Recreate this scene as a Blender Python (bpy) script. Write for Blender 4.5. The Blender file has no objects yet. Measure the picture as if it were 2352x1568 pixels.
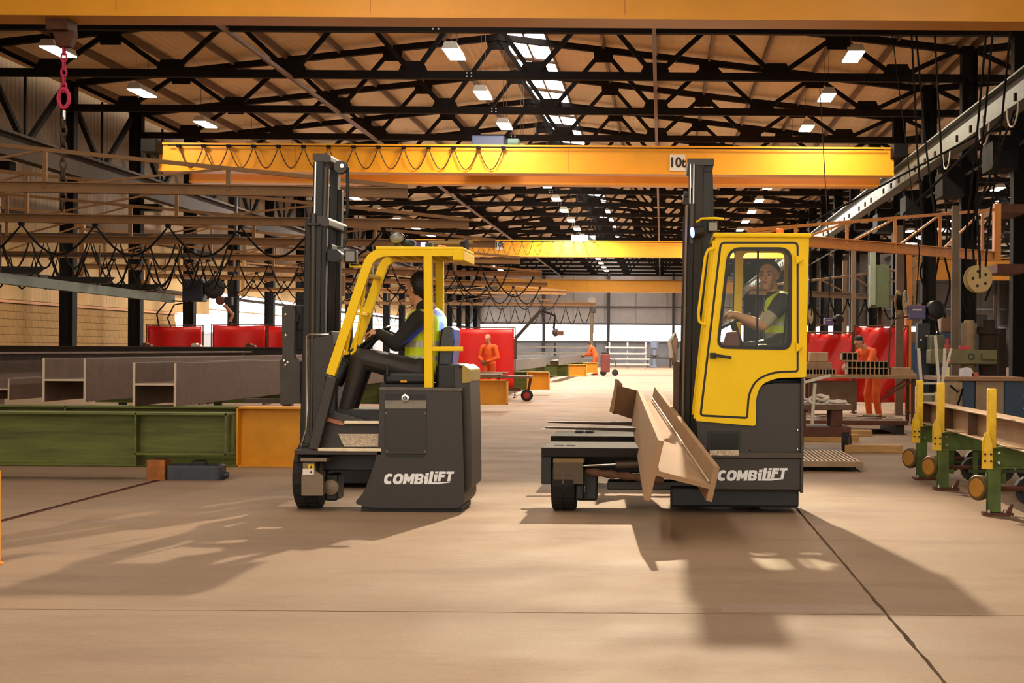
import bpy, bmesh, math, random
from mathutils import Vector, Matrix, Euler
from mathutils.geometry import tessellate_polygon
import numpy as np

random.seed(7)
S = bpy.context.scene
C = S.collection
# ------------------------------------------------------------------ camera
F_PX, VPX, VPY, EYE, ROLL = 3640.0, 1520.0, 803.0, 1.45, 0.0065
cam_d = bpy.data.cameras.new('camera')
cam_d.sensor_fit = 'HORIZONTAL'; cam_d.sensor_width = 36.0
cam_d.lens = 36.0 * F_PX / 2352.0
cam_d.shift_x = -(VPX - 1176.0) / 2352.0
cam_d.shift_y = (VPY - 784.0) / 2352.0
cam_d.clip_end = 600
cam = bpy.data.objects.new('camera', cam_d); C.objects.link(cam)
cam.matrix_world = Matrix.Translation((0, 0, EYE)) @ Euler((math.pi / 2, 0, 0)).to_matrix().to_4x4() @ Matrix.Rotation(ROLL, 4, 'Z')
S.camera = cam
# ------------------------------------------------------------------ world, exposure
S.view_settings.view_transform = 'Standard'; S.view_settings.look = 'None'
S.view_settings.gamma = 1.0; S.view_settings.use_curve_mapping = False
S.view_settings.exposure = 0.0
wd = bpy.data.worlds.new('world'); S.world = wd; wd.use_nodes = True
bg = wd.node_tree.nodes['Background']
bg.inputs[0].default_value = (1.0, 0.90, 0.76, 1); bg.inputs[1].default_value = 2.35
S.cycles.max_bounces = 5; S.cycles.diffuse_bounces = 2; S.cycles.glossy_bounces = 1; S.cycles.transparent_max_bounces = 8
S.cycles.sample_clamp_indirect = 4.0; S.cycles.use_light_tree = False
S.cycles.caustics_reflective = False; S.cycles.caustics_refractive = False
LAMP_W = 140.0            # watts of every hanging lamp
LAMP_COL = (1.0, 0.83, 0.60)
FLOOD_W = 11000.0          # floodlights on the nearest crane
SKY_E = 9.0               # skylight panes
WIN_E = 5.0               # window panes of the far walls

# ------------------------------------------------------------------ helpers
def W(px, py, Y):
    """point at distance Y that the photograph shows at pixel (px, py)"""
    c, s = math.cos(ROLL), math.sin(ROLL)
    dx, dy = px - VPX, py - VPY
    u, v = dx * c + dy * s, -dx * s + dy * c
    return Vector((u * Y / F_PX, Y, EYE - v * Y / F_PX))

def lin(h):
    h = h.lstrip('#'); r = []
    for i in (0, 2, 4):
        c = int(h[i:i + 2], 16) / 255
        r.append(c / 12.92 if c <= .04045 else ((c + .055) / 1.055) ** 2.4)
    return (*r, 1.0)

MATS = {}
def mat(key, col, rough=.6, metal=0., var=.12, scale=6., bump=0., bscale=60., stretch=None, emit=None, es=0., spec=.5):
    if key in MATS: return MATS[key]
    m = bpy.data.materials.new(key); m.use_nodes = True
    nt = m.node_tree; b = nt.nodes['Principled BSDF']
    c = lin(col) if isinstance(col, str) else col
    b.inputs['Roughness'].default_value = rough; b.inputs['Metallic'].default_value = metal
    b.inputs['Specular IOR Level'].default_value = spec
    b.inputs['Base Color'].default_value = c
    if var or bump:
        tc = nt.nodes.new('ShaderNodeTexCoord'); mp = nt.nodes.new('ShaderNodeMapping')
        nt.links.new(tc.outputs['Object'], mp.inputs[0])
        if stretch: mp.inputs['Scale'].default_value = stretch
    if var:
        n = nt.nodes.new('ShaderNodeTexNoise'); n.inputs['Scale'].default_value = scale
        n.inputs['Detail'].default_value = 5; n.inputs['Roughness'].default_value = .65
        nt.links.new(mp.outputs[0], n.inputs[0])
        r = nt.nodes.new('ShaderNodeValToRGB')
        r.color_ramp.elements[0].position = .3; r.color_ramp.elements[1].position = .72
        r.color_ramp.elements[0].color = tuple(x * (1 - var) for x in c[:3]) + (1,)
        r.color_ramp.elements[1].color = tuple(min(1, x * (1 + var)) for x in c[:3]) + (1,)
        nt.links.new(n.outputs['Fac'], r.inputs[0]); nt.links.new(r.outputs[0], b.inputs['Base Color'])
    if bump:
        n2 = nt.nodes.new('ShaderNodeTexNoise'); n2.inputs['Scale'].default_value = bscale
        nt.links.new(mp.outputs[0], n2.inputs[0])
        bp = nt.nodes.new('ShaderNodeBump'); bp.inputs['Strength'].default_value = bump; bp.inputs['Distance'].default_value = .01
        nt.links.new(n2.outputs['Fac'], bp.inputs['Height']); nt.links.new(bp.outputs[0], b.inputs['Normal'])
    if emit:
        b.inputs['Emission Color'].default_value = lin(emit) if isinstance(emit, str) else emit
        b.inputs['Emission Strength'].default_value = es
    MATS[key] = m
    return m

def ribbed(key, col, axis, pitch, rough=.6, depth=.4, var=.1):
    """sheet metal with fine ribs running across the given axis"""
    m = mat(key, col, rough, 0, var, .7)
    nt = m.node_tree; b = nt.nodes['Principled BSDF']
    tc = nt.nodes.new('ShaderNodeTexCoord'); w = nt.nodes.new('ShaderNodeTexWave')
    w.bands_direction = axis; w.inputs['Scale'].default_value = 0.3142 / pitch
    bp = nt.nodes.new('ShaderNodeBump'); bp.inputs['Strength'].default_value = depth; bp.inputs['Distance'].default_value = .03
    nt.links.new(tc.outputs['Object'], w.inputs[0]); nt.links.new(w.outputs['Fac'], bp.inputs['Height'])
    nt.links.new(bp.outputs[0], b.inputs['Normal'])
    return m

def glass(key, tint, refl=.1):
    m = bpy.data.materials.new(key); m.use_nodes = True; nt = m.node_tree
    nt.nodes.remove(nt.nodes['Principled BSDF'])
    t = nt.nodes.new('ShaderNodeBsdfTransparent'); t.inputs[0].default_value = tint
    g = nt.nodes.new('ShaderNodeBsdfGlossy'); g.inputs['Roughness'].default_value = .03
    mx = nt.nodes.new('ShaderNodeMixShader'); mx.inputs[0].default_value = refl
    nt.links.new(t.outputs[0], mx.inputs[1]); nt.links.new(g.outputs[0], mx.inputs[2])
    nt.links.new(mx.outputs[0], nt.nodes['Material Output'].inputs[0])
    MATS[key] = m
    return m

def origin_of(o):
    v = Vector((0, 0, 0))
    while o is not None:
        v = v + o.location; o = o.parent
    return v

def tag(o, label=None, cat=None, group=None, kind=None):
    if label: o['label'] = label
    if cat: o['category'] = cat
    if group: o['group'] = group
    if kind: o['kind'] = kind
    return o

def thing(name, label, cat, loc=(0, 0, 0), group=None, kind=None):
    o = bpy.data.objects.new(name, None); C.objects.link(o)
    o.location = loc; o.empty_display_size = .1
    return tag(o, label, cat, group, kind)

def copy_tree(o, parent=None):
    c = o.copy(); C.objects.link(c); c.parent = parent
    for ch in list(o.children): copy_tree(ch, c)
    return c

class MB:
    def __init__(s): s.v = []; s.f = []; s.sm = []
    def add(s, vs, fs, smooth=False):
        n = len(s.v); s.v += [Vector(v) for v in vs]
        s.f += [tuple(i + n for i in f) for f in fs]; s.sm += [smooth] * len(fs)
        return s
    def box(s, x0, x1, y0, y1, z0, z1):
        x0, x1 = sorted((x0, x1)); y0, y1 = sorted((y0, y1)); z0, z1 = sorted((z0, z1))
        return s.add([(x0, y0, z0), (x1, y0, z0), (x1, y1, z0), (x0, y1, z0), (x0, y0, z1), (x1, y0, z1), (x1, y1, z1), (x0, y1, z1)],
                     [(0, 3, 2, 1), (4, 5, 6, 7), (0, 1, 5, 4), (1, 2, 6, 5), (2, 3, 7, 6), (3, 0, 4, 7)])
    def pbox(s, x0, x1, y0, y1, Y0, Y1):
        """box whose near face shows at the pixel rectangle at distance Y0"""
        a, b = W(x0, y1, Y0), W(x1, y0, Y0)
        return s.box(a.x, b.x, Y0, Y1, a.z, b.z)
    def extr(s, sec, p, q, up=(0, 0, 1), smooth=False):
        """section [(u, v)] swept from p to q; v along up"""
        p, q = Vector(p), Vector(q); d = (q - p).normalized(); up = Vector(up)
        if abs(d.dot(up)) > .98: up = Vector((0, 1, 0))
        sx = d.cross(up).normalized(); uu = sx.cross(d).normalized(); n = len(sec)
        vs = [p + sx * a + uu * b for a, b in sec] + [q + sx * a + uu * b for a, b in sec]
        fs = [(i, (i + 1) % n, n + (i + 1) % n, n + i) for i in range(n)]
        s.add(vs, fs, smooth)
        tri = tessellate_polygon([[Vector((a, b, 0)) for a, b in sec]])
        s.add(vs, [t for t in tri] + [tuple(n + i for i in reversed(t)) for t in tri])
        return s
    def bar(s, p, q, w, h=None, up=(0, 0, 1)):
        h = h or w; a, b = w / 2, h / 2
        return s.extr([(-a, -b), (a, -b), (a, b), (-a, b)], p, q, up)
    def ibeam(s, p, q, h, b, tf, tw, up=(0, 0, 1)):
        H, B, t = h / 2, b / 2, tw / 2
        return s.extr([(-B, -H), (B, -H), (B, -H + tf), (t, -H + tf), (t, H - tf), (B, H - tf), (B, H), (-B, H), (-B, H - tf), (-t, H - tf), (-t, -H + tf), (-B, -H + tf)], p, q, up)
    def tube(s, pts, r, n=8, cap=True, closed=False):
        pts = [Vector(p) for p in pts]; m = len(pts); vs = []; prev = None
        rr = r if isinstance(r, (list, tuple)) else [r] * m
        for i, p in enumerate(pts):
            a = pts[(i - 1) % m] if (i or closed) else p; b = pts[(i + 1) % m] if (i < m - 1 or closed) else p
            d = (b - a).normalized()
            if prev is None:
                up = Vector((0, 0, 1)) if abs(d.z) < .9 else Vector((0, 1, 0)); sx = d.cross(up).normalized()
            else:
                sx = (prev - d * prev.dot(d))
                sx = sx.normalized() if sx.length > 1e-5 else d.orthogonal().normalized()
            prev = sx; uu = sx.cross(d)
            vs += [p + (sx * math.cos(t) + uu * math.sin(t)) * rr[i] for t in [2 * math.pi * k / n for k in range(n)]]
        fs = []
        for i in range(m if closed else m - 1):
            j = (i + 1) % m
            fs += [(i * n + k, i * n + (k + 1) % n, j * n + (k + 1) % n, j * n + k) for k in range(n)]
        s.add(vs, fs, True)
        if cap and not closed:
            s.add(vs[:n], [tuple(range(n - 1, -1, -1))]); s.add(vs[-n:], [tuple(range(n))])
        return s
    def lathe(s, p, d, prof, n=20, cap=True):
        """profile [(t, r)] turned about the axis p + t*d"""
        p = Vector(p); d = Vector(d).normalized(); sx = d.orthogonal().normalized(); uu = d.cross(sx)
        vs = [p + d * t + (sx * math.cos(a) + uu * math.sin(a)) * r for t, r in prof for a in [2 * math.pi * k / n for k in range(n)]]
        m = len(prof)
        fs = [(i * n + k, i * n + (k + 1) % n, (i + 1) * n + (k + 1) % n, (i + 1) * n + k) for i in range(m - 1) for k in range(n)]
        s.add(vs, fs, True)
        if cap:
            s.add(vs[:n], [tuple(range(n - 1, -1, -1))]); s.add(vs[-n:], [tuple(range(n))])
        return s
    def prism(s, outer, y0, y1, holes=()):
        """outline in the XZ plane [(x, z)] with holes, extruded from y0 to y1"""
        loops = [list(outer)] + [list(h) for h in holes]
        tri = tessellate_polygon([[Vector((a, b, 0)) for a, b in l] for l in loops])
        flat = [p for l in loops for p in l]; n = len(flat)
        vs = [(a, y0, b) for a, b in flat] + [(a, y1, b) for a, b in flat]
        fs = [t for t in tri] + [tuple(n + i for i in reversed(t)) for t in tri]
        o = 0
        for l in loops:
            k = len(l); fs += [(o + i, o + (i + 1) % k, n + o + (i + 1) % k, n + o + i) for i in range(k)]; o += k
        return s.add(vs, fs)
    def sweep(s, pts, w, y0, y1):
        """flat band of width w along a path in the XZ plane, mitred, extruded from y0 to y1"""
        P = [Vector((p[0], p[1])) for p in pts]; L, R_ = [], []
        for i, p in enumerate(P):
            e0 = (p - P[i - 1]).normalized() if i else (P[1] - p).normalized(); e1 = (P[i + 1] - p).normalized() if i < len(P) - 1 else e0
            n0 = Vector((-e0.y, e0.x)); n1 = Vector((-e1.y, e1.x)); m = n0 + n1; m = m * (w / m.length_squared)
            L.append(tuple(p + m)); R_.append(tuple(p - m))
        return s.prism(L + R_[::-1], y0, y1)
    def loft(s, a, b):
        """closed solid between two outlines of 3-D points with the same count"""
        n = len(a); vs = list(a) + list(b)
        fs = [(i, (i + 1) % n, n + (i + 1) % n, n + i) for i in range(n)] + [tuple(range(n - 1, -1, -1)), tuple(range(n, 2 * n))]
        return s.add(vs, fs)
    def ball(s, c, r, n=10, sc=(1, 1, 1)):
        c = Vector(c); vs = []; m = n // 2 + 1
        for i in range(m + 1):
            th = math.pi * i / m
            for k in range(n):
                ph = 2 * math.pi * k / n
                vs.append(c + Vector((math.sin(th) * math.cos(ph) * sc[0], math.sin(th) * math.sin(ph) * sc[1], math.cos(th) * sc[2])) * r)
        fs = [(i * n + k, (i + 1) * n + k, (i + 1) * n + (k + 1) % n, i * n + (k + 1) % n) for i in range(m) for k in range(n)]
        return s.add(vs, fs, True)
    def mesh(s, name, org=Vector((0, 0, 0))):
        me = bpy.data.meshes.new(name)
        me.from_pydata([tuple(v - org) for v in s.v], [], s.f)
        me.validate(); bm = bmesh.new(); bm.from_mesh(me)
        bmesh.ops.remove_doubles(bm, verts=bm.verts, dist=1e-5)
        bmesh.ops.recalc_face_normals(bm, faces=bm.faces)
        bm.to_mesh(me); bm.free()
        return me
    def build(s, name, m, parent=None, bevel=0, smooth=None, seg=2):
        """one mesh object; a top-level one gets its origin at its base"""
        if parent is None:
            xs = [v.x for v in s.v]; ys = [v.y for v in s.v]; zs = [v.z for v in s.v]
            org = Vector(((min(xs) + max(xs)) / 2, (min(ys) + max(ys)) / 2, min(zs)))
        else: org = origin_of(parent)
        me = s.mesh(name, org)
        anysm = any(s.sm) if smooth is None else smooth
        if anysm:
            me.polygons.foreach_set('use_smooth', [True] * len(me.polygons))
            me.set_sharp_from_angle(angle=math.radians(40))
        me.materials.append(m)
        o = bpy.data.objects.new(name, me); C.objects.link(o)
        if parent is None: o.location = org
        else: o.parent = parent
        if bevel:
            b = o.modifiers.new('bevel', 'BEVEL'); b.width = bevel; b.segments = seg; b.limit_method = 'ANGLE'; b.angle_limit = math.radians(40)
        return o

def rounded(pts, r, k=5):
    """polygon [(x, z)] with its corners rounded; r may be a list"""
    out = []; n = len(pts)
    for i in range(n):
        p = Vector(pts[i]); a = Vector(pts[i - 1]) - p; b = Vector(pts[(i + 1) % n]) - p
        ri = r[i] if isinstance(r, (list, tuple)) else r
        if ri <= 0: out.append(tuple(p)); continue
        t = min(ri, a.length * .48, b.length * .48); A = p + a.normalized() * t; Bp = p + b.normalized() * t
        for j in range(k + 1):
            u = j / k; out.append(tuple(A * (1 - u) ** 2 + p * 2 * u * (1 - u) + Bp * u * u))
    return out

def inset(poly, d):
    """polygon moved inwards by d"""
    n = len(poly); P = [Vector(p) for p in poly]
    area = sum(P[i].x * P[(i + 1) % n].y - P[(i + 1) % n].x * P[i].y for i in range(n)); sg = 1 if area > 0 else -1
    out = []
    for i in range(n):
        e0 = (P[i] - P[i - 1]).normalized(); e1 = (P[(i + 1) % n] - P[i]).normalized()
        n0 = Vector((-e0.y, e0.x)) * sg; n1 = Vector((-e1.y, e1.x)) * sg
        m = n0 + n1; q = m.length_squared
        out.append(tuple(P[i] + m * (2 * d / q if q > .3 else d)))
    return out

def xz(pts, Y):
    return [(W(a, b, Y).x, W(a, b, Y).z) for a, b in pts]

def festoon(p, q, n, sag, steps=8):
    """cable hanging in n loops from the line p-q"""
    p, q = Vector(p), Vector(q); pts = []
    for i in range(n):
        for j in range(steps):
            u = j / steps; t = (i + u) / n
            pts.append(p.lerp(q, t) - Vector((0, 0, sag * (math.sin(math.pi * u)) ** 1.0)))
    pts.append(q)
    return pts

ORD = ['nearest', 'second nearest', 'third nearest', 'fourth nearest', 'fifth nearest', 'sixth nearest', 'seventh nearest', 'eighth nearest', 'ninth nearest', 'tenth nearest',
       'eleventh nearest', 'twelfth nearest', 'thirteenth nearest', 'fourteenth nearest', 'fifteenth nearest', 'sixteenth nearest', 'seventeenth nearest', 'eighteenth nearest', 'nineteenth nearest', 'twentieth nearest', 'twenty-first nearest', 'twenty-second nearest', 'twenty-third nearest', 'twenty-fourth nearest']

def area_light(name, loc, size, power, col, parent=None, direction=(0, 0, -1), sy=None, spread=None):
    l = bpy.data.lights.new(name, 'AREA'); l.energy = power; l.color = col; l.size = size
    if sy: l.shape = 'RECTANGLE'; l.size_y = sy
    if spread: l.spread = spread
    o = bpy.data.objects.new(name, l); C.objects.link(o)
    o.rotation_euler = Vector(direction).to_track_quat('-Z', 'Y').to_euler()
    if parent: o.parent = parent; o.location = Vector(loc) - origin_of(parent)
    else: o.location = loc
    return o

def spot_light(name, loc, target, power, col, cone, blend, radius, parent=None):
    l = bpy.data.lights.new(name, 'SPOT'); l.energy = power; l.color = col; l.spot_size = cone; l.spot_blend = blend; l.shadow_soft_size = radius
    o = bpy.data.objects.new(name, l); C.objects.link(o)
    o.rotation_euler = (Vector(target) - Vector(loc)).to_track_quat('-Z', 'Y').to_euler()
    if parent: o.parent = parent; o.location = Vector(loc) - origin_of(parent)
    else: o.location = loc
    return o

# ------------------------------------------------------------------ materials
truss_m = mat('truss_steel', '#191310', .8, 0, .25, 3, spec=.2)
truss_hi = mat('truss_bolt', '#d8cfc6', .3, .6, 0)
col_m = mat('column_steel', '#110e0d', .8, 0, .25, 3, spec=.2)
purlin_m = mat('purlin_steel', '#6d5440', .6, 0, .15, 2)
roof_m = ribbed('roof_sheet', '#ead0ae', 'X', .20, .75, .25)
tie_m = mat('tie_pipe', '#7a5a42', .55, 0, .15, 3)
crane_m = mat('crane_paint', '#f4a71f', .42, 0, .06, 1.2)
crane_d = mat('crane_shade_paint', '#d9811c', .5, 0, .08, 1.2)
rail_m = mat('runway_paint', '#565a54', .55, 0, .2, 3, .2)
rail_d = mat('runway_dark', '#33271f', .8, 0, .2, 3, spec=.2)
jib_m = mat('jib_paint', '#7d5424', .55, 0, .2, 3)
cable_m = mat('rubber_cable', '#14100d', .8, 0, 0, spec=.2)
wallu_m = ribbed('shaded_upper_cladding', '#6f5432', 'Y', .30, .7, .35)  # same tan cladding, darkened: the dimness high on the wall is in its colour
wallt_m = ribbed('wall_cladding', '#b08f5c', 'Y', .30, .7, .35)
block_m = mat('wall_block', '#94723f', .85, 0, .18, 4, .4, 60)
mortar_m = mat('mortar', '#6d5533', .9, 0, .1, 5)
fwall_m = ribbed('far_cladding', '#dcd2cc', 'X', .5, .7, .35)
fwalld_m = mat('far_wall_base', '#bfc1c8', .8, 0, .1, 1)
steel_m = mat('mill_steel', '#6a4d38', .55, .15, .2, 5, .2, 40)
steel_l = mat('fresh_primer', '#a5835f', .6, 0, .08, 4, .1, 50)
girder_m = mat('girder_primer', '#a07e5e', .75, 0, .08, 4, .1, 50, spec=.25)
edge_m = mat('lit_cut_edge', '#cdb79c', .5, .2, .05, 4)  # cut steel, with the lit edges of the beam ends put into its colour
green_m = mat('green_paint', '#5c6224', .6, 0, .45, 3, .15, 30, (.35, 1, 5))
green_d = mat('dark_green_paint', '#33451f', .6, 0, .3, 5)
orange_m = mat('trestle_orange', '#e9a01f', .55, 0, .12, 3)
red_m = mat('red_curtain', '#d6140f', .35, 0, .12, 2)
blackp = mat('black_paint', '#302720', .45, 0, .12, 8, .08, 120)
blackd = mat('dark_black', '#12100f', .5, 0, .1, 8)
rubber = mat('tyre_rubber', '#1d1917', .8, 0, .2, 20, .3, 60)
yellow_m = mat('truck_yellow', '#ffd00c', .5, 0, .04, 3, spec=.25)
yellow_p = mat('post_yellow', '#efc21c', .5, 0, .15, 12)
chrome = mat('chrome', '#d8d8d4', .18, 1, 0)
alum = mat('chequer_aluminium', '#b9a68f', .4, .7, .35, 30, .5, 90)
greyp = mat('grey_cover', '#7d6b57', .55, .1, .1, 8)
white_m = mat('lettering_white', '#f2f2f2', .5, 0, 0)
ink_m = mat('sign_ink', '#2b2320', .6, 0, 0)
sign_m = mat('sign_white', '#e9ddcf', .5, 0, .03)
orange_b = mat('beacon_orange', '#f06a20', .3, 0, 0, emit='#ff5a10', es=.4)
wood_m = mat('timber', '#b98d55', .75, 0, .25, 3, .2, 20, (1, 8, 8))
rust_m = mat('rusty_steel', '#5e3520', .7, .1, .3, 8, .2, 30)
hose_m = mat('pale_hose', '#cfc4b4', .6, 0, .1, 6)
glass_m = glass('cab_glass', (.95, .97, .93, 1), .012)
lens_m = mat('lamp_lens', '#fff6e0', .4, 0, 0, emit=(1, .93, .78, 1), es=14)
sky_m = mat('skylight_pane', '#ffffff', .3, 0, 0, emit=(1, .97, .92, 1), es=SKY_E)
win_m = mat('window_pane', '#ffffff', .3, 0, 0, emit=(1, .98, .95, 1), es=WIN_E)
blue_e = mat('blue_lamp_lens', '#2040ff', .3, 0, 0, emit=(.12, .2, 1, 1), es=14)
lampglass = mat('work_lamp_lens', '#7d786f', .25, 0, .05)
blue_m = mat('blue_box', '#3a4a78', .5, 0, .1, 5)
purple_m = mat('purple_box', '#544a7c', .45, 0, .08, 5)
olive_m = mat('machine_olive', '#6a6238', .5, 0, .15, 5)
pink_m = mat('pink_chain', '#d8345c', .5, 0, .15, 10)
chain_m = mat('chain_steel', '#5b4734', .5, .4, .3, 12)
for m_ in (lens_m, win_m, sky_m, blue_e, orange_b): m_.cycles.emission_sampling = 'NONE'
# ================================================================== setting
XR = -4.88; XL = -17.5; XC = 7.74; XE = 33.0      # ridge, left columns, right columns, outer wall of the second hall
BAY = 6.0; T1 = 34.7; YE = 152.0; Y0 = -9.0
def z_top(x, xr=XR): return 10.62 - .115 * abs(x - xr)

def concrete_mat():
    m = bpy.data.materials.new('concrete_floor'); m.use_nodes = True; nt = m.node_tree; b = nt.nodes['Principled BSDF']
    tc = nt.nodes.new('ShaderNodeTexCoord')
    def noise(scale, detail, stretch=None, rough=.6):
        mp = nt.nodes.new('ShaderNodeMapping'); nt.links.new(tc.outputs['Object'], mp.inputs[0])
        if stretch: mp.inputs['Scale'].default_value = stretch
        n = nt.nodes.new('ShaderNodeTexNoise'); n.inputs['Scale'].default_value = scale; n.inputs['Detail'].default_value = detail; n.inputs['Roughness'].default_value = rough
        nt.links.new(mp.outputs[0], n.inputs[0]); return n
    def ramp(n, p0, c0, p1, c1):
        r = nt.nodes.new('ShaderNodeValToRGB'); e = r.color_ramp.elements
        e[0].position = p0; e[0].color = c0; e[1].position = p1; e[1].color = c1
        nt.links.new(n.outputs['Fac'], r.inputs[0]); return r
    def mul(a, bb):
        x = nt.nodes.new('ShaderNodeMix'); x.data_type = 'RGBA'; x.blend_type = 'MULTIPLY'; x.inputs[0].default_value = 1
        nt.links.new(a.outputs[0] if a.bl_idname != 'ShaderNodeMix' else a.outputs[2], x.inputs[6]); nt.links.new(bb.outputs[0], x.inputs[7]); return x
    a = ramp(noise(.35, 6, (.5, 1, 1)), .35, lin('#846a52'), .68, lin('#987b60'))
    st = ramp(noise(1.1, 8, (.5, 1.6, 1), .75), .36, (.80, .78, .76, 1), .50, (1, 1, 1, 1))
    gr = ramp(noise(70, 3, None, .8), .30, (.84, .83, .82, 1), .62, (1.04, 1.04, 1.04, 1))
    sc = ramp(noise(3.2, 9, (.25, 2.5, 1), .8), .62, (1, 1, 1, 1), .78, (1.14, 1.13, 1.12, 1))
    x = mul(mul(mul(a, st), gr), sc)
    nt.links.new(x.outputs[2], b.inputs['Base Color'])
    rr = ramp(noise(1.4, 6), .3, (.68, .68, .68, 1), .75, (.85, .85, .85, 1)); nt.links.new(rr.outputs[0], b.inputs['Roughness'])
    bp = nt.nodes.new('ShaderNodeBump'); bp.inputs['Strength'].default_value = .12; bp.inputs['Distance'].default_value = .004
    nn = noise(45, 5); nt.links.new(nn.outputs['Fac'], bp.inputs['Height']); nt.links.new(bp.outputs[0], b.inputs['Normal'])
    return m
conc = concrete_mat()
joint_m = mat('joint_filler', '#4a3a2c', .95, 0, .3, 20)
patch_m = mat('floor_patch', '#8b7160', .7, 0, .1, 10, .2, 60)
line_m = mat('floor_line_paint', '#d9cdbf', .7, 0, .2, 12)

# ---- floor: a sub-base with cast slabs, joints between them
fl = MB().box(-19, 34, Y0, YE + 1, -.12, -.035).build('floor', joint_m); tag(fl, kind='structure')
def slab(x0, x1, y0, y1, rough_edge=True):
    g = .006
    s = MB(); n = 48
    # edges of the joint nibble in and out a little as broken concrete does
    def edge(p, q, jag):
        p, q = Vector(p), Vector(q); d = (q - p); nrm = Vector((-d.y, d.x, 0)).normalized(); k = max(1, int(d.length / .12)) if jag else 1
        return [p.lerp(q, i / k) + nrm * (random.uniform(0, .009) if (0 < i) and jag else 0) for i in range(k)]
    near = y0 < 16 and x0 < 8 and x1 > -6
    loop = []
    a, b, c, d = (x0 + g, y0 + g, 0), (x1 - g, y0 + g, 0), (x1 - g, y1 - g, 0), (x0 + g, y1 - g, 0)
    jx = lambda y: near
    loop += edge(a, b, near and y0 > 0) + edge(b, c, near and abs(x1 - 1.25) < .1) + edge(c, d, near) + edge(d, a, near and abs(x0 - 1.25) < .1)
    top = [Vector((v.x, v.y, 0)) for v in loop]; bot = [Vector((v.x, v.y, -.035)) for v in loop]
    s.loft(bot, top); return s
xs = [-18.6, -12.0, -5.45, 1.25, 7.95, 20.5, 33.6]; ys = [Y0, 8.72, 22.2, 35.0, 50.0, 80.0, 115.0, YE]
for i in range(len(xs) - 1):
    for j in range(len(ys) - 1):
        x0 = xs[i] + (.03 if i == 2 else 0); x1 = xs[i + 1] - (.03 if i == 1 else 0)
        slab(x0, x1, ys[j], ys[j + 1]).build('floor_slab', conc, fl)
p = MB().box(.34, 1.235, 8.76, 9.06, -.002, .0025).build('repair_patch', patch_m, fl); tag(p, 'darker rectangular repair strip in the concrete')
MB().box(-2.0, -.95, 22.28, 22.36, -.001, .002).build('floor_marking', line_m, fl)
MB().box(-2.2, -.2, 28.9, 29.0, -.001, .002).build('floor_marking', line_m, fl)
tr = MB()
for x in (-5.475, -5.425): tr.box(x - .008, x + .008, Y0, 60, -.03, .004)
tr.build('cart_rail', rust_m, fl)

# ---- roof of one hall (copied for the hall on the right)
def roof(dx, name, label_side):
    xr = XR + dx
    cz = MB().box(xr - .28, xr + .04, Y0, YE, z_top(xr, xr) + .18, z_top(xr, xr) + .26).build(name, purlin_m); tag(cz, kind='structure')
    return cz
def slope_pt(x, y, off, xr): return Vector((x, y, z_top(x, xr) + off))
ceil = roof(0, 'ceiling', '')
ceil2 = roof(25.3, 'ceiling', '')
sheetL = None
def add_sheets(root, dx):
    global sheetL
    xr = XR + dx; y = Y0
    xa, xb = XL - .6 + dx, xr
    k = 0
    while y < YE - .1:
        y1 = min(y + BAY, YE)
        for (u0, u1) in ((xa, xa + 4.2), (xa + 4.2, xa + 8.6), (xa + 8.6, xr - .02), (xr + 1.45, xr + 5.4), (xr + 5.4, xr + 9.2), (xr + 9.2, XC + .3 + dx)):
            a = [slope_pt(u0, y + .01, .24, xr), slope_pt(u1, y + .01, .24, xr), slope_pt(u1, y1 - .01, .24, xr), slope_pt(u0, y1 - .01, .24, xr)]
            s = MB().loft(a, [v + Vector((0, 0, .05)) for v in a]); s.build('roof_sheet', roof_m, root)
        # ridge glazing on the right of the ridge
        for c in range(2):
            for r in range(2):
                u0 = xr + .1 + c * .68; u1 = u0 + .6; v0 = y + .35 + r * 2.7; v1 = v0 + 2.55
                if v1 > YE: continue
                a = [slope_pt(u0, v0, .24, xr), slope_pt(u1, v0, .24, xr), slope_pt(u1, v1, .24, xr), slope_pt(u0, v1, .24, xr)]
                MB().loft(a, [v + Vector((0, 0, .02)) for v in a]).build('skylight_pane', sky_m, root)
        y += BAY; k += 1
    for u in (xr + .05, xr + .73, xr + 1.41):      # glazing bars
        MB().bar(slope_pt(u, Y0, .22, xr), slope_pt(u, YE, .22, xr), .06, .12).build('skylight_bar', purlin_m, root)
    y = Y0 + .15
    while y < YE:
        MB().bar(slope_pt(xr + .02, y, .23, xr), slope_pt(xr + 1.44, y, .23, xr), .34, .06).build('skylight_crossbar', purlin_m, root)
        y += BAY
    for k in range(-8, 9):
        u = xr + k * 1.5555
        if k in (0, 1) : continue
        MB().bar(slope_pt(u, Y0, .12, xr), slope_pt(u, YE, .12, xr), .07, .2).build('purlin', purlin_m, root)
add_sheets(ceil, 0); add_sheets(ceil2, 25.3)

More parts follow.
